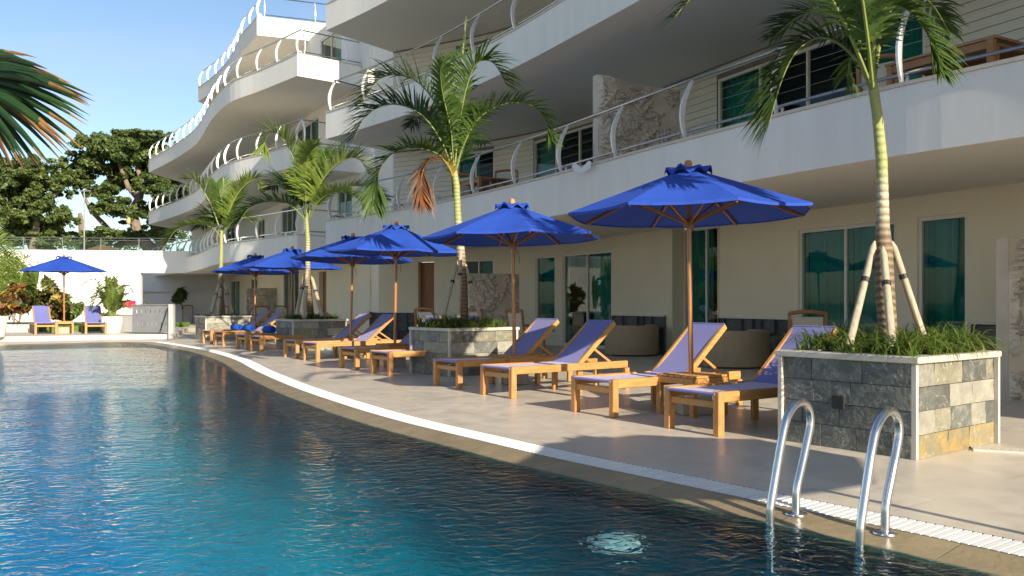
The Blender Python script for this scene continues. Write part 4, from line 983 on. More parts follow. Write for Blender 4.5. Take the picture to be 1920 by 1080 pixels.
c1, a1, b1 = planter((2.955, 6.24), (-0.70, 0.93), (1.04, 0.81), 'nearest stone planter with sunlit multicoloured slate side, behind the pool ladder', ['slate', 'slate', 'slate'], ['slate', 'slate4', 'slate2', 'slate4', 'slate3'], None)
c2, a2, b2 = planter((-0.98, 13.3), (-0.70, 0.93), (1.06, 0.80), 'second nearest slate planter, between two pairs of loungers, in the middle of the photo', ['slate', 'slate2'], ['slate', 'slate', 'slate2', 'slate4'])
c3, a3, b3 = planter((-5.30, 20.6), (-0.62, 0.80), (1.15, 0.80), 'third slate planter with partly sunlit right side, behind the towel lounger', ['slate', 'slate2'], ['slate4', 'slate', 'slate2'])
c4, a4, b4 = planter((-9.45, 26.3), (-0.62, 0.85), (1.15, 0.75), 'farthest slate planter, pale and sunlit, at the far end of the lounger row', ['slate', 'slate2'], ['slate4', 'slate4', 'slate2'])
# black block for the shade inside the square drain hole, nearest planter
mb = MB(); o_ = Vector((2.955, 6.24, 0))+Vector((-0.70, 0.93, 0))*0.53; nrm = Vector((-0.80, -0.60, 0)); xx = Vector((0.6, -0.8, 0))
mb.box(o_+nrm*0.0+Vector((0, 0, 0.37)), (0.10, 0.06, 0.10), (xx, nrm, Vector((0, 0, 1)))); ob = mb.build('drain_hole_shade', M['strap'], None)
for rt in [o for o in COL.objects if o.get('category') == 'planter' and 'nearest stone' in o['label']]:
    ob.parent = rt; ob.location = -WL[rt]
blades('planter_grass', c1, a1, b1, 0.72, 1500, 0.22, 0.52, 'lush green grass tufts filling the nearest planter round the thick palm foot', 1)
blades('planter_grass', c2, a2, b2, 0.72, 1400, 0.22, 0.5, 'green and brown grass tufts in the second nearest planter', 2)
blades('planter_grass', c3, a3, b3, 0.72, 800, 0.18, 0.42, 'grass tufts in the third planter', 3, wid=0.009)
blades('planter_grass', c4, a4, b4, 0.72, 350, 0.1, 0.24, 'short yellow green grass in the farthest planter', 4, wid=0.01)

def pth(l, d):   # list of (px, py[, depth offset])
    return [P(q[0], q[1], d+(q[2] if len(q) > 2 else 0)) for q in l]
big = dict(leaf_len=0.62, n=86, droop=0.45, wid=0.018, rw=0.018)
D1 = 7.1
T1 = [Vector((c1.x+0.02, c1.y, 0.70)), P(1659, 540, D1), P(1657, 470, D1), P(1655, 425, D1), P(1655, 370, D1), P(1653, 300, D1), P(1645, 215, D1), P(1638, 170, D1), P(1634, 140, D1)]
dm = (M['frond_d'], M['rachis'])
F1 = [(pth([(1637, 165), (1640, 60, -.05), (1662, 12, -.1), (1702, 18, -.2), (1738, 62, -.3), (1762, 135, -.4)], D1), dict(big, leaf_len=0.34, start=0.28)),
      (pth([(1634, 165), (1600, 80, -.15), (1560, 0, -.3), (1505, -90, -.5), (1430, -110, -.7), (1340, -50, -.8), (1262, 35, -.9)], D1), dict(big, leaf_len=0.44, n=70, start=0.22, mats=(M['frond'], M['rachis']))),
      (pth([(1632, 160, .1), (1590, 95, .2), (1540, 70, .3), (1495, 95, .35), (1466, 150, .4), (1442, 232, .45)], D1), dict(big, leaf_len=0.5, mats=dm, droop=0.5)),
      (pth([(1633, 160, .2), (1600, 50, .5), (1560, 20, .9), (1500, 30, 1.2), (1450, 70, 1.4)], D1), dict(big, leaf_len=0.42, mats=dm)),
      (pth([(1636, 165), (1635, 60, .05), (1640, -60, .1), (1665, -190, .1), (1720, -280, 0)], D1), dict(big, start=0.18, leaf_len=0.36, n=60)),
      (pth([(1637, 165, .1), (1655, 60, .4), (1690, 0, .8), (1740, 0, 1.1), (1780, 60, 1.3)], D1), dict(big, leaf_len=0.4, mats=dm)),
      (pth([(1630, 160, .05), (1612, 108, .25), (1600, 100, .35), (1592, 120, .4), (1588, 165, .45)], D1), dict(big, leaf_len=0.22, n=26)),
      (pth([(1636, 165, -.05), (1625, 60, -.3), (1610, -40, -.6), (1590, -120, -1.0), (1585, -170, -1.5)], D1), dict(big, leaf_len=0.4))]
palm((c1.x, c1.y), 0.7, T1, [0.075, 0.078, 0.072, 0.056, 0.047, 0.046, 0.042, 0.04, 0.02], 7, F1, 'nearest palm with swollen ringed foot, in the grass of the right planter', 1, palm_trunk_mat('palm_trunk_bark', 1.82, 2.15))
props([P(1592, 648, 6.75), P(1674, 652, 6.55), P(1730, 628, 7.0)], [P(1640, 452, 7.02), P(1655, 462, 6.93), P(1672, 452, 7.1)], 'pale wooden tripod propping the nearest palm in the right planter')
D2 = 14.0
T2 = [Vector((c2.x+0.0, c2.y, 0.70)), P(867, 520, D2), P(864, 470, D2), P(861, 440, D2), P(858, 400, D2), P(856, 350, D2), P(852, 320, D2), P(850, 300, D2)]
mid = dict(leaf_len=0.72, n=92, droop=0.42, wid=0.021, rw=0.017, start=0.2)
dead = (M['frond_dead'], M['rachis_br'])
F2 = [(pth([(850, 325), (836, 240, .05), (800, 170, .1), (755, 142, .1), (710, 150, .0), (672, 205, -.1)], D2), dict(mid)),
      (pth([(849, 325), (830, 270, -.2), (790, 215, -.4), (735, 195, -.6), (690, 215, -.7), (664, 258, -.8)], D2), dict(mid, mats=dm, leaf_len=0.72)),
      (pth([(851, 325), (862, 230, -.1), (876, 160, -.2), (895, 118, -.3), (925, 118, -.4), (950, 160, -.4)], D2), dict(mid, leaf_len=0.72)),
      (pth([(851, 325), (848, 230, .2), (840, 150, .4), (850, 110, .7), (872, 100, 1.0)], D2), dict(mid, leaf_len=0.42, n=44, mats=dm)),
      (pth([(852, 330), (868, 275, -.1), (898, 222, -.2), (945, 195, -.3), (995, 197, -.4), (1022, 225, -.4), (1030, 262, -.4)], D2), dict(mid, leaf_len=0.56, n=66)),
      (pth([(850, 330), (825, 292, -.3), (785, 278, -.6), (740, 285, -.8), (712, 320, -.9), (700, 385, -1.0)], D2), dict(mid, leaf_len=0.62)),
      (pth([(850, 335), (838, 305, -.15), (812, 297, -.3), (795, 312, -.4), (790, 350, -.42), (794, 384, -.45)], D2), dict(mid, leaf_len=0.36, n=40, mats=dead, start=0.3, droop=0.9)),
      (pth([(850, 330), (835, 265, .3), (815, 225, .7), (790, 215, 1.1), (770, 240, 1.5)], D2), dict(mid, mats=dm, leaf_len=0.5)),
      (pth([(852, 330), (866, 290, .4), (885, 265, .8), (910, 270, 1.2)], D2), dict(mid, mats=dm, leaf_len=0.4)),
      (pth([(850, 325), (846, 250, -.3), (830, 175, -.6), (826, 135, -.9), (832, 112, -1.1)], D2), dict(mid, leaf_len=0.42, n=44)),
      (pth([(851, 320), (858, 200), (866, 120), (874, 30)], D2), dict(mid, leaf_len=0.10, n=14, start=0.75, rw=0.018, ang0=8, ang1=4, lift=0.0, droop=0, name='spear_leaf')),
      (pth([(850, 335), (843, 315, -.1), (835, 300, -.15), (822, 290, -.2)], D2), dict(mid, leaf_len=0.22, n=16, mats=(M['croton_y'], M['rachis_br'])))]
palm((c2.x, c2.y), 0.7, T2, [0.085, 0.08, 0.068, 0.062, 0.057, 0.055, 0.048, 0.025], 6, F2, 'second nearest palm with a dead orange brown frond, in the middle planter', 2, palm_trunk_mat('palm_trunk_bark', 1.95, 2.45))
props([P(832, 592, 13.6), P(860, 596, 13.35), P(900, 592, 13.8)], [P(858, 490, 13.95), P(864, 468, 13.85), P(871, 492, 14.0)], 'weathered tripod propping the palm with the dead brown frond')
D3 = 21.2
T3 = [Vector((c3.x, c3.y, 0.70)), P(579, 560, D3), P(577, 520, D3), P(577, 495, D3), P(577, 450, D3), P(575, 420, D3), P(575, 400, D3)]
ym = (M['frond_y'], M['rachis'])
yd = dict(leaf_len=0.84, n=84, droop=0.3, wid=0.025, rw=0.02, start=0.2, mats=ym)
F3 = [(pth([(575, 415), (562, 340, -.1), (545, 285, -.2), (522, 252, -.3), (503, 252, -.35), (493, 282, -.4)], D3), dict(yd)),
      (pth([(577, 412), (592, 360, -.1), (620, 318, -.2), (650, 297, -.3), (675, 300, -.4), (690, 325, -.4)], D3), dict(yd)),
      (pth([(577, 415), (600, 375, -.3), (635, 360, -.6), (670, 372, -.8), (692, 400, -.9)], D3), dict(yd, leaf_len=0.55)),
      (pth([(574, 415), (545, 385, -.3), (505, 378, -.6), (470, 388, -.8), (445, 420, -.9)], D3), dict(yd, leaf_len=0.6, mats=(M['frond'], M['rachis']))),
      (pth([(574, 412), (555, 365, .4), (530, 340, .8), (510, 355, 1.2)], D3), dict(yd, mats=dm)),
      (pth([(576, 412), (585, 340, .4), (600, 300, .9), (625, 290, 1.4)], D3), dict(yd, mats=(M['frond'], M['rachis']))),
      (pth([(575, 412), (572, 340, -.3), (577, 290, -.7), (590, 270, -1.2)], D3), dict(yd, leaf_len=0.55)),
      (pth([(576, 412), (600, 380, .5), (640, 355, 1.0), (690, 350, 1.4), (725, 375, 1.6)], D3), dict(yd, mats=(M['frond'], M['rachis']), leaf_len=0.6))]
palm((c3.x, c3.y), 0.7, T3, [0.09, 0.085, 0.075, 0.062, 0.058, 0.05, 0.03], 5, F3, 'yellow green palm in the third planter, behind the fourth umbrella', 3, palm_trunk_mat('palm_trunk_bark', 2.05, 2.6))
props([P(556, 590, 20.7), P(570, 596, 20.4), P(604, 592, 20.9)], [P(572, 512, 21.1), P(576, 505, 21.0), P(584, 518, 21.15)], 'grey tripod propping the palm in the third planter', 0.05)
D4 = 27.2
T4 = [Vector((c4.x, c4.y, 0.70)), P(414, 560, D4), P(414, 520, D4), P(414, 500, D4), P(415, 470, D4), P(415, 445, D4), P(416, 430, D4)]
F4_ = [(pth([(415, 438), (402, 400, -.1), (384, 362, -.2), (365, 338, -.3), (345, 336, -.4)], D4), dict(yd, leaf_len=0.75, rw=0.03)),
       (pth([(417, 436), (428, 400, -.1), (444, 366, -.2), (463, 344, -.3), (480, 335, -.35), (487, 348, -.4)], D4), dict(yd, leaf_len=0.75, rw=0.03)),
       (pth([(414, 444), (395, 425, -.3), (360, 420, -.6), (330, 432, -.8), (312, 458, -.9)], D4), dict(yd, leaf_len=0.62, rw=0.03)),
       (pth([(417, 442), (435, 418, -.3), (455, 405, -.6), (475, 415, -.9)], D4), dict(yd, leaf_len=0.6)),
       (pth([(415, 440), (405, 412, .4), (390, 402, .9), (378, 425, 1.3)], D4), dict(yd, mats=dm)),
       (pth([(416, 438), (417, 390, .3), (410, 355, .6), (405, 345, 1.0)], D4), dict(yd, mats=(M['frond'], M['rachis']))),
       (pth([(417, 438), (427, 400, .4), (440, 375, .9), (455, 370, 1.3)], D4), dict(yd, mats=(M['frond'], M['rachis']))),
       (pth([(416, 438), (419, 390), (419, 330)], D4), dict(yd, leaf_len=0.1, n=8, start=0.7, ang0=8, ang1=4, lift=0, droop=0, name='spear_leaf'))]
palm((c4.x, c4.y), 0.7, T4, [0.1, 0.095, 0.085, 0.065, 0.06, 0.055, 0.035], 5, F4_, 'farthest potted young palm, yellow green, in the pale planter at the row end', 4, palm_trunk_mat('palm_trunk_bark', 2.05, 2.25))
props([P(396, 586, 26.7), P(408, 590, 26.5), P(436, 587, 27.0)], [P(411, 532, 27.1), P(414, 540, 27.0), P(420, 530, 27.2)], 'bright tripod propping the farthest palm of the row', 0.06)

# ------------------------------------------------------------------ pool ladder
lad = empty('pool_ladder', (1.72, 4.45, 0), 0, 'shiny stainless steel pool ladder handrails at the pool edge, front right', 'pool ladder')
out_ = Vector((0.77, 0.63, 0)).normalized()
path = [(0, 0.0), (0, 0.10), (0.01, 0.16), (0.06, 0.28), (0.125, 0.44), (0.142, 0.50), (0.135, 0.56), (0.10, 0.605), (0.045, 0.622), (-0.02, 0.605), (-0.085, 0.55), (-0.125, 0.47), (-0.17, 0.33), (-0.215, 0.18), (-0.24, 0.09), (-0.245, 0.0), (-0.245, -0.5), (-0.25, -0.9)]
rails = []
for bx, by in ((1.565, 4.70), (1.885, 4.31)):
    b = Vector((bx, by, -0.02)); sm = []
    pp = [b+out_*a+Vector((0, 0, z)) for a, z in path]
    for i in range(len(pp)-1):
        p0 = pp[max(i-1, 0)]; p1 = pp[i]; p2 = pp[i+1]; p3 = pp[min(i+2, len(pp)-1)]
        for k in range(4):
            t = k/4; sm.append(0.5*((2*p1)+(p2-p0)*t+(2*p0-5*p1+4*p2-p3)*t*t+(3*p1-p0-3*p2+p3)*t**3))
    sm.append(pp[-1]); mb = MB(); mb.tube(sm, 0.0225, 14); h = mb.build('handrail', M['steel'], lad, smooth=True); rails.append(b)
    mb = MB(); mb.lathe([(0.0, 0.016), (0.03, 0.016), (0.058, 0.008), (0.062, 0.0)], (bx, by, -0.012), 20); mb.build('flange', M['steel'], h, smooth=True)
for z in (-0.28, -0.56, -0.84):
    mb = MB(); a = rails[0]-out_*0.25; b = rails[1]-out_*0.25; mb.bar(Vector((a.x, a.y, z)), Vector((b.x, b.y, z)), 0.08, 0.025); mb.build('tread', M['steel'], lad)

# ------------------------------------------------------------------ patio and balcony furniture
def make_chair():
    r = empty('armchair'); w_, d_ = 0.54, 0.55
    for sx in (-1, 1):
        for sy, h in ((-1, 0.64), (1, 1.0)):
            mb = MB(); mb.bar((sx*w_/2, sy*d_/2+(0 if sy < 0 else 0.0), 0), (sx*w_/2, sy*d_/2+(0.10 if sy > 0 else 0), h), 0.045, 0.045, (1, 0, 0)); build_local(mb, 'leg', M['chairwood'], r)
        mb = MB(); mb.box((sx*w_/2, 0.02, 0.655), (0.06, d_+0.06, 0.03)); build_local(mb, 'armrest', M['chairwood'], r, bevel=0.008)
    mb = MB(); mb.box((0, 0, 0.43), (w_-0.05, d_, 0.09)); build_local(mb, 'seat', M['creamfab'], r, bevel=0.02)
    mb = MB(); mb.bar((0, d_/2-0.02, 0.47), (0, d_/2+0.075, 0.93), w_-0.05, 0.05, (1, 0, 0)) if False else mb.box((0, d_/2+0.03, 0.71), (w_-0.06, 0.05, 0.46), (Vector((1, 0, 0)), Vector((0, 0.98, -0.2)), Vector((0, 0.2, 0.98)))); build_local(mb, 'backrest', M['creamfab'], r, bevel=0.015)
    mb = MB(); pts = [(-w_/2, d_/2+0.10, 0.985), (-w_/4, d_/2+0.12, 1.01), (0, d_/2+0.125, 1.018), (w_/4, d_/2+0.12, 1.01), (w_/2, d_/2+0.10, 0.985)]; mb.tube(pts, 0.032, 8); build_local(mb, 'top_rail', M['chairwood'], r, smooth=True)
    return r
cp = make_chair(); GC = 'teak armchairs with cream backs'
for x, y, z, a, lb in [(4.75, 13.7, 0, 160, 'teak armchair behind the head of the nearest lounger, before the curtained sliding door'),
                       (0.33, 19.0, 0, 130, 'teak armchair right of the second umbrella pole, on the patio'),
                       (-0.75, 20.3, 0, 150, 'teak armchair in front of the carved patio screen, left of the second umbrella pole'),
                       (-2.0, 21.5, 0, 150, 'teak armchair half hidden left of the second planter palm, near the wooden door'),
                       (5.82, 9.5, 3.4, -60, 'teak armchair at the right edge on the first floor balcony'),
                       (5.15, 11.6, 3.4, 130, 'teak armchair behind the nearest palm crown on the first floor balcony'),
                       (-0.2, 20.6, 3.4, -10, 'teak armchair with arched back on the balcony right of the second palm'),
                       (-1.1, 22.0, 3.4, 150, 'small-looking teak chair behind the balcony table right of the second palm'),
                       (-11.4, 39.0, 0, 20, 'armchair left in the pair before the far carved screen'),
                       (-10.3, 38.2, 0, 20, 'armchair right in the pair before the far carved screen'),
                       (-13.9, 41.0, 0, 20, 'armchair right of the farthest palm trunk'),
                       (-19.0, 50.0, 0, 20, 'armchair left of the farthest palm trunk')]:
    o = place(cp, x, y, z, R(a), lb, 'armchair', GC)
def make_dining():
    r = empty('dining_table'); 
    for k in range(7):
        mb = MB(); mb.box((0, -0.45+0.9*(k+0.5)/7, 0.735), (1.4, 0.9/7-0.012, 0.03)); build_local(mb, 'plank', M['chairwood'], r)
    for sx in (-1, 1):
        mb = MB(); mb.box((0, sx*0.41, 0.67), (1.3, 0.03, 0.09)); build_local(mb, 'apron', M['chairwood'], r)
        for sy in (-1, 1):
            mb = MB(); mb.box((sx*0.64, sy*0.40, 0.36), (0.075, 0.075, 0.715)); build_local(mb, 'leg', M['chairwood'], r)
    return r
dp = make_dining()
place(dp, 5.42, 10.35, 3.4, R(120), 'large teak table on the first floor balcony beside the right edge', 'table', 'teak balcony tables')
place(dp, -0.75, 21.0, 3.4, R(120), 'teak table on the balcony right of the second palm crown', 'table', 'teak balcony tables')
def make_sofa():
    r = empty('tub_sofa'); r.scale = (0.78, 0.78, 0.95); mb = MB()
    prof = [(0.80, 0.03), (0.83, 0.1), (0.83, 0.66), (0.80, 0.70), (0.70, 0.70), (0.66, 0.66), (0.66, 0.03)]
    mb.lathe(prof, (0, 0, 0), 20, R(-10), R(190)); build_local(mb, 'curved_back', M['taupe'], r, smooth=True)
    mb = MB(); mb.lathe([(0, 0.40), (0.62, 0.40), (0.65, 0.37), (0.65, 0.05)], (0, 0, 0), 24); build_local(mb, 'seat_cushion', M['taupe'], r, smooth=True)
    return r
sp_ = make_sofa()
place(sp_, 2.62, 19.0, 0, R(215), 'taupe curved sofa against the slate dado between the sliding doors and the glass entrance', 'sofa', 'taupe tub sofas on the patio')
place(sp_, 4.00, 15.5, 0, R(215), 'taupe curved sofa behind the largest umbrella pole, right of the glass entrance', 'sofa', 'taupe tub sofas on the patio')
# white cloth hanging on the balcony rail
mb = MB(); b = P(1090, 309, 15.0); A = []; B = []
for i in range(13):
    t = i/12; A.append(b+Vector((-0.16+0.32*t, 0.18-0.36*t, 0.05*math.sin(t*9)))); B.append(b+Vector((-0.12+0.26*t, 0.13-0.30*t-0.05, -0.09-0.05*math.sin(t*3.1))))
mb.strip(A, B); tag(mb.build('cloth', M['cloth'], smooth=True), 'crumpled white cloth on the first floor balcony edge left of the carved screen', 'cloth')

# ------------------------------------------------------------------ far end: walls, rail, garden
def leaf_cloud(name, clumps, n, size, mats, parent, seed, weights=None, flat=0.4, elong=1.5):
    r = np.random.RandomState(seed); C = np.array([c[0] for c in clumps], float); S = np.array([c[1] for c in clumps], float); w_ = np.prod(S, axis=1)**0.67; w_ /= w_.sum()
    idx = r.choice(len(clumps), n, p=w_); d = r.normal(size=(n, 3)); d /= np.linalg.norm(d, axis=1)[:, None]; rad = np.clip(np.abs(r.normal(0.72, 0.26, n)), 0.1, 1.5)
    p = C[idx]+d*S[idx]*rad[:, None]
    nrm = d*0.7+np.array([0, 0, flat])+r.normal(size=(n, 3))*0.55; nrm /= np.linalg.norm(nrm, axis=1)[:, None]
    t = np.cross(nrm, r.normal(size=(n, 3))); t /= np.linalg.norm(t, axis=1)[:, None]; b = np.cross(nrm, t)
    s = size*r.uniform(0.6, 1.3, n)[:, None]; t = t*s*elong; b = b*s*0.5
    V = np.stack([p-t*0.5, p-t*0.05+b, p+t*0.5-nrm*s*0.15, p-t*0.05-b], 1).reshape(-1, 3); Fc = np.arange(4*n).reshape(n, 4)
    mi = r.choice(len(mats), n, p=weights); return raw(name, V, Fc, mats, parent, mi)
BW = empty('boundary_wall', (-18, 44, 0), 0, 'tall sunlit white wall at the far end of the garden, behind the potted palm', 'wall')
wl = Line2([(-19.6, 45.0), (-34, 43.0), (-60, 40)])   # faces the pool (left normal of leftwards travel = -y)
mb = MB(); wall_cells(mb, wl, 0, 3.92, [], 0.4); mb.build('wall_panel', M['plastic_w'], BW)
lint = Line2([(-14.0, 45.6), (-19.6, 45.0)]); mb = MB(); wall_cells(mb, lint, 2.75, 3.92, [], 0.4); mb.build('lintel', M['plastic_w'], BW)
bk = Line2([(-14.0, 52.0), (-26, 51.0)]); mb = MB(); wall_cells(mb, bk, 0, 3.4, [], 0.3); mb.build('rear_wall', M['plastic_w'], BW)
mb = MB()
for z in (0.9, 1.9): mb.bar((-14.2, 51.95, z), (-25, 50.9, z), 0.08, 0.1)
for x in (-16.5, -18.6, -20.7): mb.box((x, 51.65, 1.7), (0.12, 0.1, 3.4))
mb.build('wall_rib', M['plastic_w'], BW)
TR = empty('glass_balustrade', (-20, 44.8, 3.92), 0, 'glass and steel balustrade along the top of the far white wall', 'railing')
tl = Line2([(-14.0, 45.4), (-19.6, 44.9), (-34, 42.9), (-50, 40.6)])
for z, rr_ in ((4.58, 0.025), (4.45, 0.018)):
    mb = MB(); mb.tube([tl.off(t, -0.2, z) for t in tl.samples(0, tl.L, 3)], rr_, 6); mb.build('rail', M['steel'], TR, smooth=True)
k = 0.0
while k < tl.L:
    mb = MB(); p = tl.off(k, -0.2, 0); mb.box((p.x, p.y, 4.24), (0.04, 0.04, 0.64)); mb.build('rail_post', M['steel'], TR)
    if k+1.9 < tl.L:
        a = tl.off(k+0.06, -0.2, 4.17); b = tl.off(k+1.84, -0.2, 4.17); mb = MB(); mb.bar(a, b, 0.012, 0.44); mb.build('glass_panel', M['clear'], TR)
    k += 1.9
# upper terrace behind the wall
mb = MB(); mb.prism([(-13.5, 52.2), (-26.2, 51.2), (-26.2, 45.5), (-60, 41.5), (-70, 120), (-12, 120)], 3.2, 3.6); tag(mb.build('upper_terrace', M['terrace']), kind='structure')
def post_light(loc, h, label):
    r = empty('lamp_post', loc, 0, label, 'lamp post'); x, y, z = loc
    mb = MB(); mb.tube([(x, y, z), (x, y, z+h)], [0.05, 0.035], 8); mb.build('pole', M['galv'], r, smooth=True)
    mb = MB(); mb.bar((x-0.45, y, z+h), (x+0.4, y, z+h), 0.08, 0.05); mb.build('lamp_arm', M['galv'], r)
post_light(tuple(P(158, 470, 50)), 3.5, 'thin lamp post with T-shaped top rising above the far white wall')
def lantern(p, m, label, rad, h):
    r = empty('lantern', p, 0, label, 'lantern', 'lanterns hanging in the tree')
    mb = MB(); mb.lathe([(0.02, 0), (rad*0.7, h*0.1), (rad, h*0.45), (rad*0.85, h*0.7), (rad*0.35, h*0.95), (0.02, h)], tuple(p), 12); mb.build('shade', m, r, smooth=True)
    mb = MB(); mb.tube([p+Vector((0, 0, h)), p+Vector((0, 0, h+2.2))], 0.012, 4); mb.build('cord', M['strap'], r)
lantern(P(174, 426, 58), M['lantern_w'], 'white lantern hanging from the big tree right of the lamp post', 0.20, 0.6)
lantern(P(242, 421, 58), M['lantern_t'], 'straw coloured lantern hanging from the big tree near the forked trunk', 0.19, 0.5)
mb = MB(); c = P(192, 471, 52); mb.lathe([(0.02, 0.42), (0.6, 0.2), (1.15, 0.0), (1.1, -0.05)], tuple(c), 14)
th_ = empty('parasol', c, 0, 'brown thatched parasol top showing behind the balustrade', 'parasol'); mb.build('thatched_top', M['thatch'], th_)
mb = MB(); mb.tube([c+Vector((0, 0, -1.6)), c+Vector((0, 0, 0.3))], 0.04, 6); mb.build('pole', M['bark'], th_)

# big trees beyond the wall
def tree(name, base, limbs, clumps, n, label, seed, leaf=0.17, w_=(0.6, 0.4)):
    r = empty(name, base, 0, label, 'tree', 'big trees behind the far wall')
    mb = MB()
    for pts, r0, r1 in limbs:
        m_ = len(pts); mb.tube(pts, [r0+(r1-r0)*i/(m_-1) for i in range(m_)], 9)
    mb.build('trunk', M['bark'], r, smooth=True)
    leaf_cloud('crown', clumps, n, leaf, [M['leafA'], M['leafB']], r, seed, w_)
def clump_px(l, d, seed):
    r = random.Random(seed); out = []
    for (px, py, rx, rz) in l:
        c = P(px, py, d+r.uniform(-2.2, 2.2)); k = d/FPX; out.append(((c.x, c.y, c.z), (rx*k*0.8, rx*k*0.8, rz*k*0.75)))
        for j in range(24):
            a = r.uniform(0, 6.28); q = r.uniform(0.5, 1.35); out.append(((c.x+math.cos(a)*rx*k*q, c.y+r.uniform(-1.6, 1.6), c.z+math.sin(a)*rz*k*q), (rx*k*r.uniform(.16, .36), rx*k*0.34, rz*k*r.uniform(.16, .36))))
    return out
DT = 62
def bl(l, d=DT): return [P(x, y, d) for x, y in l]
tree('shade_tree', tuple(P(262, 480, DT)-Vector((0, 0, 0))), [(bl([(285, 470), (268, 450), (255, 425), (248, 395), (262, 370), (268, 345), (255, 310)]), 0.5, 0.15), (bl([(266, 452), (235, 455), (212, 440), (190, 415), (170, 395), (150, 350)]), 0.30, 0.09), (bl([(290, 470), (310, 448), (325, 425), (335, 395)]), 0.34, 0.12), (bl([(262, 375), (240, 350), (225, 310), (215, 280)]), 0.24, 0.08), (bl([(266, 350), (290, 320), (300, 290)]), 0.22, 0.08)],
     clump_px([(205, 275, 40, 24), (165, 305, 34, 20), (250, 290, 34, 22), (290, 285, 30, 22), (320, 310, 26, 24), (150, 340, 22, 16), (270, 335, 28, 16), (225, 330, 26, 18), (300, 350, 28, 18), (215, 392, 26, 17), (262, 395, 20, 14), (195, 360, 18, 12), (320, 385, 24, 22), (205, 440, 26, 13), (160, 448, 20, 12), (300, 430, 22, 18), (245, 440, 14, 8), (340, 350, 24, 26), (250, 258, 22, 10), (295, 258, 28, 8)], DT, 3), 115000,
     'large spreading tree with forked pale trunk behind the white wall, left of the far wing', 11)
tree('shade_tree', tuple(P(60, 480, 58)), [(bl([(60, 475), (66, 440), (72, 400), (68, 360), (70, 320)], 58), 0.28, 0.09), (bl([(68, 400), (40, 370), (15, 350)], 58), 0.22, 0.08), (bl([(72, 395), (95, 375), (108, 360), (115, 345)], 58), 0.2, 0.08)],
     clump_px([(60, 318, 36, 20), (20, 335, 34, 22), (100, 345, 26, 16), (45, 365, 36, 20), (80, 385, 24, 18), (10, 395, 30, 20), (45, 420, 36, 22), (95, 425, 26, 20), (-30, 340, 40, 36), (-40, 420, 40, 40), (120, 400, 16, 12), (75, 450, 34, 14), (128, 325, 14, 10)], 58, 4), 85000,
     'bushy green tree at the far left behind the white wall', 12, w_=(0.4, 0.6))
tree('shade_tree', tuple(P(-160, 480, 60)), [(bl([(-160, 480), (-150, 430), (-155, 380)], 60), 0.5, 0.2)],
     clump_px([(-130, 330, 60, 40), (-200, 350, 60, 45), (-150, 420, 60, 40), (-90, 400, 40, 36)], 60, 6), 9000, 'bushy tree left of the far left tree, beyond the edge of view', 14)
tree('shade_tree', tuple(P(150, 480, 85)), [(bl([(150, 480), (155, 440), (150, 400)], 85), 0.5, 0.2), (bl([(300, 480), (305, 440), (310, 400)], 85), 0.5, 0.2)],
     clump_px([(60, 450, 40, 16), (130, 455, 24, 10), (330, 440, 40, 24), (220, 462, 50, 8), (340, 400, 30, 30), (30, 400, 40, 30), (110, 420, 18, 14)], 85, 8), 9000, 'dark low tree mass seen under the crowns of the nearer trees', 15, w_=(0.85, 0.15))

# garden plants
def shrub(name, loc, clumps, n, size, mats, wts, label, cat, seed, stems=5, elong=2.2):
    r = empty(name, loc, 0, label, cat, 'garden plants at the far end of the pool'); rr = random.Random(seed); base = Vector(loc)
    for k in range(stems):
        c = Vector(clumps[rr.randrange(len(clumps))][0]); mb = MB(); a = base+Vector((rr.uniform(-0.15, 0.15), rr.uniform(-0.15, 0.15), 0)); m_ = a.lerp(c, 0.5)+Vector((rr.uniform(-0.1, 0.1), 0, 0.05)); mb.tube([a, m_, c], [0.03, 0.022, 0.01], 6); mb.build('stem', M['bark'], r)
    leaf_cloud('foliage', clumps, n, size, mats, r, seed, wts, 0.5, elong)
def pc(l, d, seed):
    r = random.Random(seed); k = d/FPX; out = []
    for px, py, rx, rz in l:
        c = P(px, py, d+r.uniform(-0.3, 0.3)); out.append(((c.x, c.y, c.z), (rx*k, rx*k, rz*k)))
    return out
shrub('croton_shrub', tuple(P(28, 604, 29.5)), pc([(20, 560, 16, 16), (38, 572, 14, 14), (8, 575, 16, 16), (50, 566, 10, 14), (30, 545, 12, 12)], 29.5, 1), 900, 0.17, [M['croton_r'], M['croton_y'], M['croton_d'], M['croton_g']], (0.45, 0.2, 0.2, 0.15), 'red and yellow croton shrub at the far left behind the loungers', 'shrub', 21)
shrub('croton_shrub', tuple(P(92, 602, 33)), pc([(80, 560, 14, 15), (100, 560, 16, 16), (118, 566, 14, 16), (95, 540, 12, 12), (88, 530, 8, 8), (108, 580, 14, 12), (68, 555, 12, 14)], 33, 2), 1100, 0.17, [M['croton_g'], M['croton_d'], M['croton_y'], M['croton_r']], (0.4, 0.35, 0.15, 0.1), 'dark green and yellow croton bush behind the lone umbrella pole', 'shrub', 22)
shrub('low_shrub', tuple(P(125, 606, 34)), pc([(125, 588, 18, 12), (140, 582, 12, 12), (108, 592, 12, 8), (150, 575, 8, 8)], 34, 3), 1300, 0.10, [M['croton_g'], M['grass']], (0.6, 0.4), 'fine leaved green shrub behind the far umbrella', 'shrub', 23, 3)
shrub('low_shrub', tuple(P(195, 600, 35.5)), pc([(190, 596, 9, 8), (205, 592, 8, 8)], 35.5, 4), 300, 0.10, [M['croton_g'], M['croton_d']], (0.6, 0.4), 'small shrub peeping out behind the white pot', 'shrub', 24, 2)
shrub('low_shrub', tuple(P(270, 585, 48)), pc([(270, 578, 10, 8)], 48, 5), 250, 0.18, [M['leafA'], M['leafB']], (0.6, 0.4), 'small plant in the passage right of the white wall', 'shrub', 25, 2)
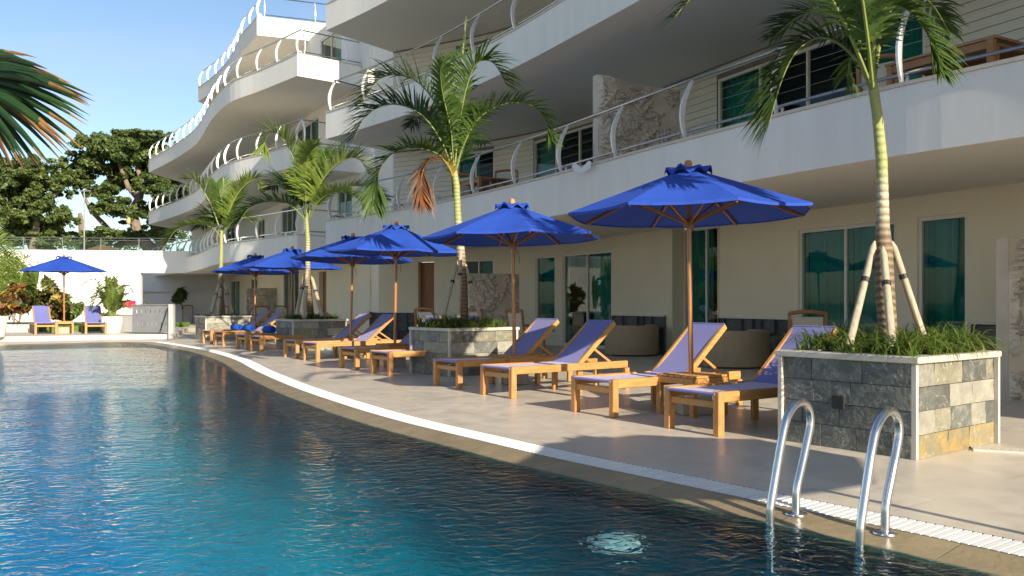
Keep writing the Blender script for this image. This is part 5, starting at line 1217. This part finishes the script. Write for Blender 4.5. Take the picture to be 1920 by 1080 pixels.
shrub('low_shrub', tuple(P(340, 580, 50)), pc([(340, 552, 9, 14), (332, 560, 9, 8)], 50, 6), 350, 0.2, [M['leafA'], M['leafB']], (0.6, 0.4), 'dark green plant beside the corner of the far wing', 'shrub', 26, 2)
def areca(loc, d, fr, label, seed, mats, ll=0.42, group='garden plants at the far end of the pool'):
    r = empty('areca_palm', loc, 0, label, 'palm', group); rr = random.Random(seed)
    for i, (x0, y0, x1, y1, x2, y2) in enumerate(fr):
        dz = rr.uniform(-0.6, 0.6); frond([P(x0, y0, d), P((x0+x1)/2+ (x1-x0)*0.1, (y0+y1)/2, d+dz*0.3), P(x1, y1, d+dz*0.7), P(x2, y2, d+dz)], ll, 34, mats, r, seed*40+i, droop=0.45, wid=0.022, rw=0.016, start=0.25)
    return r
am = (M['croton_g'], M['rachis'])
fr = []; r_ = random.Random(3)
for i in range(20):
    x0 = r_.uniform(-30, 25); tx = x0+r_.uniform(-40, 45); ty = r_.uniform(400, 510); s = 1 if tx > x0 else -1
    fr.append((x0, 600, (x0+tx)/2+s*8, ty+10, tx+s*18, ty+r_.uniform(20, 50)))
areca(tuple(P(0, 606, 31)), 31, fr, 'tall bushy areca palm clump at the left edge, above the red croton', 5, (M['frond_y'], M['rachis']), 0.55)
fr = []
for i in range(12):
    x0 = r_.uniform(-120, -50); tx = x0+r_.uniform(-40, 60); ty = r_.uniform(380, 480); s = 1 if tx > x0 else -1
    fr.append((x0, 600, (x0+tx)/2+s*8, ty+10, tx+s*18, ty+r_.uniform(20, 50)))
areca(tuple(P(-80, 606, 31)), 31, fr, 'areca palm clump just outside the left edge', 6, (M['frond_y'], M['rachis']), 0.55)
# banana-like plant: broad leaves
bn = empty('banana_plant', tuple(P(55, 604, 32)), 0, 'broad leaved banana plant between the areca palms and the lone umbrella', 'plant')
for (x0, y0, x1, y1, wpx) in ((50, 580, 72, 498, 9), (46, 585, 50, 505, 9), (55, 585, 66, 530, 7), (44, 580, 30, 520, 8)):
    a = P(x0, y0, 32); b = P(x1, y1, 31.8); V = []; N = 10; sdv = Vector((1, 0.3, 0)).normalized()
    mb = MB(); A = []; B = []; C = []
    for i in range(N+1):
        t = i/N; c = a.lerp(b, t)+Vector((0, 0, 0.15*math.sin(t*3))); ww = wpx*32/FPX*math.sin(math.pi*min(1, 0.06+t*0.94))**0.7; A.append(c-sdv*ww+Vector((0, 0, 0.05))); B.append(c); C.append(c+sdv*ww+Vector((0, 0, 0.05)))
    mb.strip(A, B); mb.strip(B, C); mb.build('leaf', M['croton_g'], bn, smooth=True)
# potted areca
def pot(loc, rad, h, label):
    mb = MB(); mb.lathe([(0.0, 0.0), (rad*0.72, 0.0), (rad*0.78, 0.03), (rad*0.96, h*0.55), (rad, h*0.9), (rad*1.0, h), (rad*0.9, h), (rad*0.88, h-0.06), (0, h-0.07)], loc, 28)
    o = mb.mesh('flower_pot', M['pot'], True); o = obj('flower_pot', o); tag(o, label, 'pot', 'white pots by the pool'); return o
pp_ = P(210, 614, 28.9); pot((pp_.x, pp_.y, 0.14), 0.36, 0.56, 'round white pot holding the areca palm beside the far lounger')
fr = []
for i in range(26):
    x0 = r_.uniform(204, 218); tx = r_.uniform(168, 248); ty = r_.uniform(512, 560); 
    if 195 < tx < 225: ty -= 6
    s = 1 if tx > x0 else -1; fr.append((x0, 592, (x0+tx)/2, ty+14, tx, ty+r_.uniform(2, 26)))
fr += [(209, 590, 178, 524, 153, 536), (212, 590, 238, 535, 249, 550), (210, 590, 200, 522, 186, 514), (208, 590, 185, 545, 172, 578)]
areca((pp_.x, pp_.y, 0.66), 28.9, fr, 'feathery areca palm in the round white pot', 8, am, 0.26)
po = P(-8, 625, 25.5); pot((po.x, po.y, 0.14), 0.30, 0.62, 'white pot cut off by the left edge of the photo')
# low kerb before the lawn, plinth behind the pot, red board, metal gate
mb = MB(); mb.prism([(-19.6, 29.1), (-16.6, 29.75), (-16.6, 29.95), (-19.7, 29.3)], 0.14, 0.42); tag(mb.build('garden_kerb', M['greystone']), 'low grey garden kerb in front of the red croton', 'kerb')
pl = empty('plinth_wall', (-13.6, 30.6, 0.14), 0, 'low grey plinth wall behind the white pot', 'wall'); mb = MB(); mb.bar((-14.45, 30.75, 0.40), (-12.55, 30.2, 0.40), 0.25, 0.62); mb.build('wall_body', M['greystone'], pl)
mb = MB(); mb.bar((-14.5, 30.77, 0.735), (-12.5, 30.19, 0.735), 0.32, 0.04); mb.build('wall_cap', M['whitestone'], pl)
rb = empty('sign_board', tuple(P(242, 577, 31.5)), 0, 'small red board standing behind the pot, left of the metal gate', 'sign')
a = P(230, 570, 31.5); b = P(254, 570, 31.5); mb = MB(); mb.bar(a, b, 0.06, 0.26); mb.build('board', M['red'], rb)
mb = MB()
for k, (s, e) in enumerate(((0.08, 0.5), (0.1, 0.42), (0.08, 0.46))):
    mb.bar(a.lerp(b, s)+Vector((0, -0.032, 0.06-0.06*k)), a.lerp(b, e)+Vector((0, -0.032, 0.06-0.06*k)), 0.004, 0.018)
mb.build('print_line', M['redline'], rb)
gt = empty('metal_gate', (-11.9, 27.6, 0), 0, 'grey perforated metal gate panel with a diagonal black strut, at the terrace end', 'gate')
ga = Vector((-12.55, 28.2)); gb = Vector((-11.15, 27.75)); GLn = Line2([gb, ga])
ops = []
for row, z in ((0, 0.42), (1, 0.82)):
    for k in range(7): u0 = 0.12+k*0.185+row*0.05; ops.append((u0, u0+0.035, z, z+0.11))
mb = MB(); wall_cells(mb, GLn, 0.2, 1.08, ops, 0.02); mb.build('perforated_sheet', M['galv'], gt)
mb = MB(); mb.box((gb.x+0.1, gb.y-0.03, 0.56), (0.16, 0.16, 1.12)); mb.build('gate_post', M['greystone'], gt)
mb = MB(); mb.tube([Vector((gb.x-0.30, gb.y+0.03, 0.24)), Vector((gb.x-0.03, gb.y-0.06, 0.98))], 0.022, 8); mb.build('strut', M['strap'], gt)
mb = MB(); mb.bar((ga.x, ga.y-0.01, 1.10), (gb.x, gb.y-0.01, 1.10), 0.05, 0.035); mb.build('top_bar', M['galv'], gt)

# ------------------------------------------------------------------ fan palm reaching in at the upper left
fp = empty('fan_palm', (-6.9, 5.2, 0), 0, 'fan palm leaf with dry brown tips hanging in at the upper left', 'palm')
mb = MB(); mb.tube([(-6.9, 5.2, 0), (-6.8, 5.25, 1.4), (-6.7, 5.2, 2.6)], [0.2, 0.15, 0.13], 12); mb.build('trunk', M['bark'], fp, smooth=True)
hub = P(-110, 145, 5.4); mb = MB(); mb.tube([(-6.7, 5.2, 2.55), (-5.0, 5.3, 3.0), tuple(hub)], [0.03, 0.024, 0.018], 8); mb.build('stalk', M['rachis'], fp, smooth=True)
r_ = random.Random(12); ncount = 62
# leaf tips in the fan, from the upper rim round to the hanging lower tips
tips = [(45, 92), (70, 105), (110, 128), (150, 150), (178, 172), (172, 180), (168, 192), (165, 230), (160, 250), (140, 275), (118, 290), (85, 298), (70, 305), (50, 300), (28, 308), (5, 300), (-20, 315), (-50, 320)]
def seg_mesh(tip, seed, mats, wid):
    r = random.Random(seed); a = hub; b = tip; L = (b-a).length; d = (b-a)/L; sdv = d.cross(Vector((0, 1, 0))).normalized(); nn = sdv.cross(d)
    mb = MB(); N = 8; A = []; B = []; C = []
    brown = r.uniform(0.68, 1.06)
    for i in range(N+1):
        t = i/N; c = a+d*(L*t)+Vector((0, 0, 0.07*math.sin(t*math.pi)))+Vector((0, 0, -0.05*t**3)); ww = wid*(0.25+1.3*t if t < 0.5 else (0.9*(1-t)/0.5)**0.8+0.02)
        A.append(c-sdv*ww+nn*ww*0.5); B.append(c); C.append(c+sdv*ww+nn*ww*0.5)
    n = len(A); vv = A+B+C; ff = []; mi = []
    for i in range(N):
        k = 1 if i/N > brown-0.05 else 0
        ff += [(i, i+1, n+i+1, n+i), (n+i, n+i+1, 2*n+i+1, 2*n+i)]; mi += [k, k]
    raw('leaf_segment', [tuple(p) for p in vv], ff, mats, fp, mi, True) if False else None
    me = bpy.data.meshes.new('leaf_segment'); me.from_pydata([tuple(p) for p in vv], [], ff)
    for m in mats: me.materials.append(m)
    me.polygons.foreach_set('material_index', mi); me.update(); return obj('leaf_segment', me, fp)
for i in range(ncount):
    f = i/(ncount-1)*(len(tips)-1); k = min(int(f), len(tips)-2); t = f-k; x = tips[k][0]*(1-t)+tips[k+1][0]*t; y = tips[k][1]*(1-t)+tips[k+1][1]*t
    tp_ = P(x+r_.uniform(-14, 6), y+r_.uniform(-10, 8), 5.3+r_.uniform(-0.5, 0.25)); w2 = r_.uniform(0.02, 0.03)
    u_ = r_.random()
    mats = [M['fan_g'], M['fan_b']] if u_ < 0.74 else ([M['fan_b'], M['fan_b']] if u_ < 0.80 else [M['fan_g'], M['fan_d']])
    seg_mesh(tp_, i, mats, w2)

# slotted white drain cover beside the nearest planter
dc = empty('drain_cover', (4.1, 6.9, 0), 0, 'white slotted drain cover on the deck right of the nearest planter', 'drain cover')
a = Vector((3.62, 6.72, 0)); b = Vector((5.4, 6.05, 0)); x = (b-a).normalized(); y = Vector((-x.y, x.x, 0))
for i in range(4):
    q0 = a+x*(0.46*i); ln = 0.455
    mb = MB()
    for yy in (-0.055, 0.055): mb.bar(q0+y*yy+Vector((0, 0, 0.008)), q0+y*yy+x*ln+Vector((0, 0, 0.008)), 0.07, 0.016)
    for j in range(7): mb.bar(q0+x*(ln*(j+0.5)/7-0.02)+Vector((0, 0, 0.0075)), q0+x*(ln*(j+0.5)/7+0.02)+Vector((0, 0, 0.0075)), 0.039, 0.015)
    mb.build('cover_plate', M['whitestone'], dc)

# round underwater lamp housing on the pool floor
lm = empty('pool_lamp', (0.58, 4.85, -0.63), 0, 'round pale underwater lamp fitting seen through the water near the bottom centre', 'pool lamp')
mb = MB(); mb.lathe([(0.0, 0.05), (0.10, 0.045), (0.13, 0.02), (0.14, 0.0)], (0.58, 4.85, -0.63), 20); mb.build('housing', M['plastic_w'], lm, smooth=True)
mb = MB(); mb.lathe([(0.0, 0.062), (0.08, 0.056), (0.085, 0.045)], (0.58, 4.85, -0.63), 20); mb.build('lens', M['clear'], lm, smooth=True)
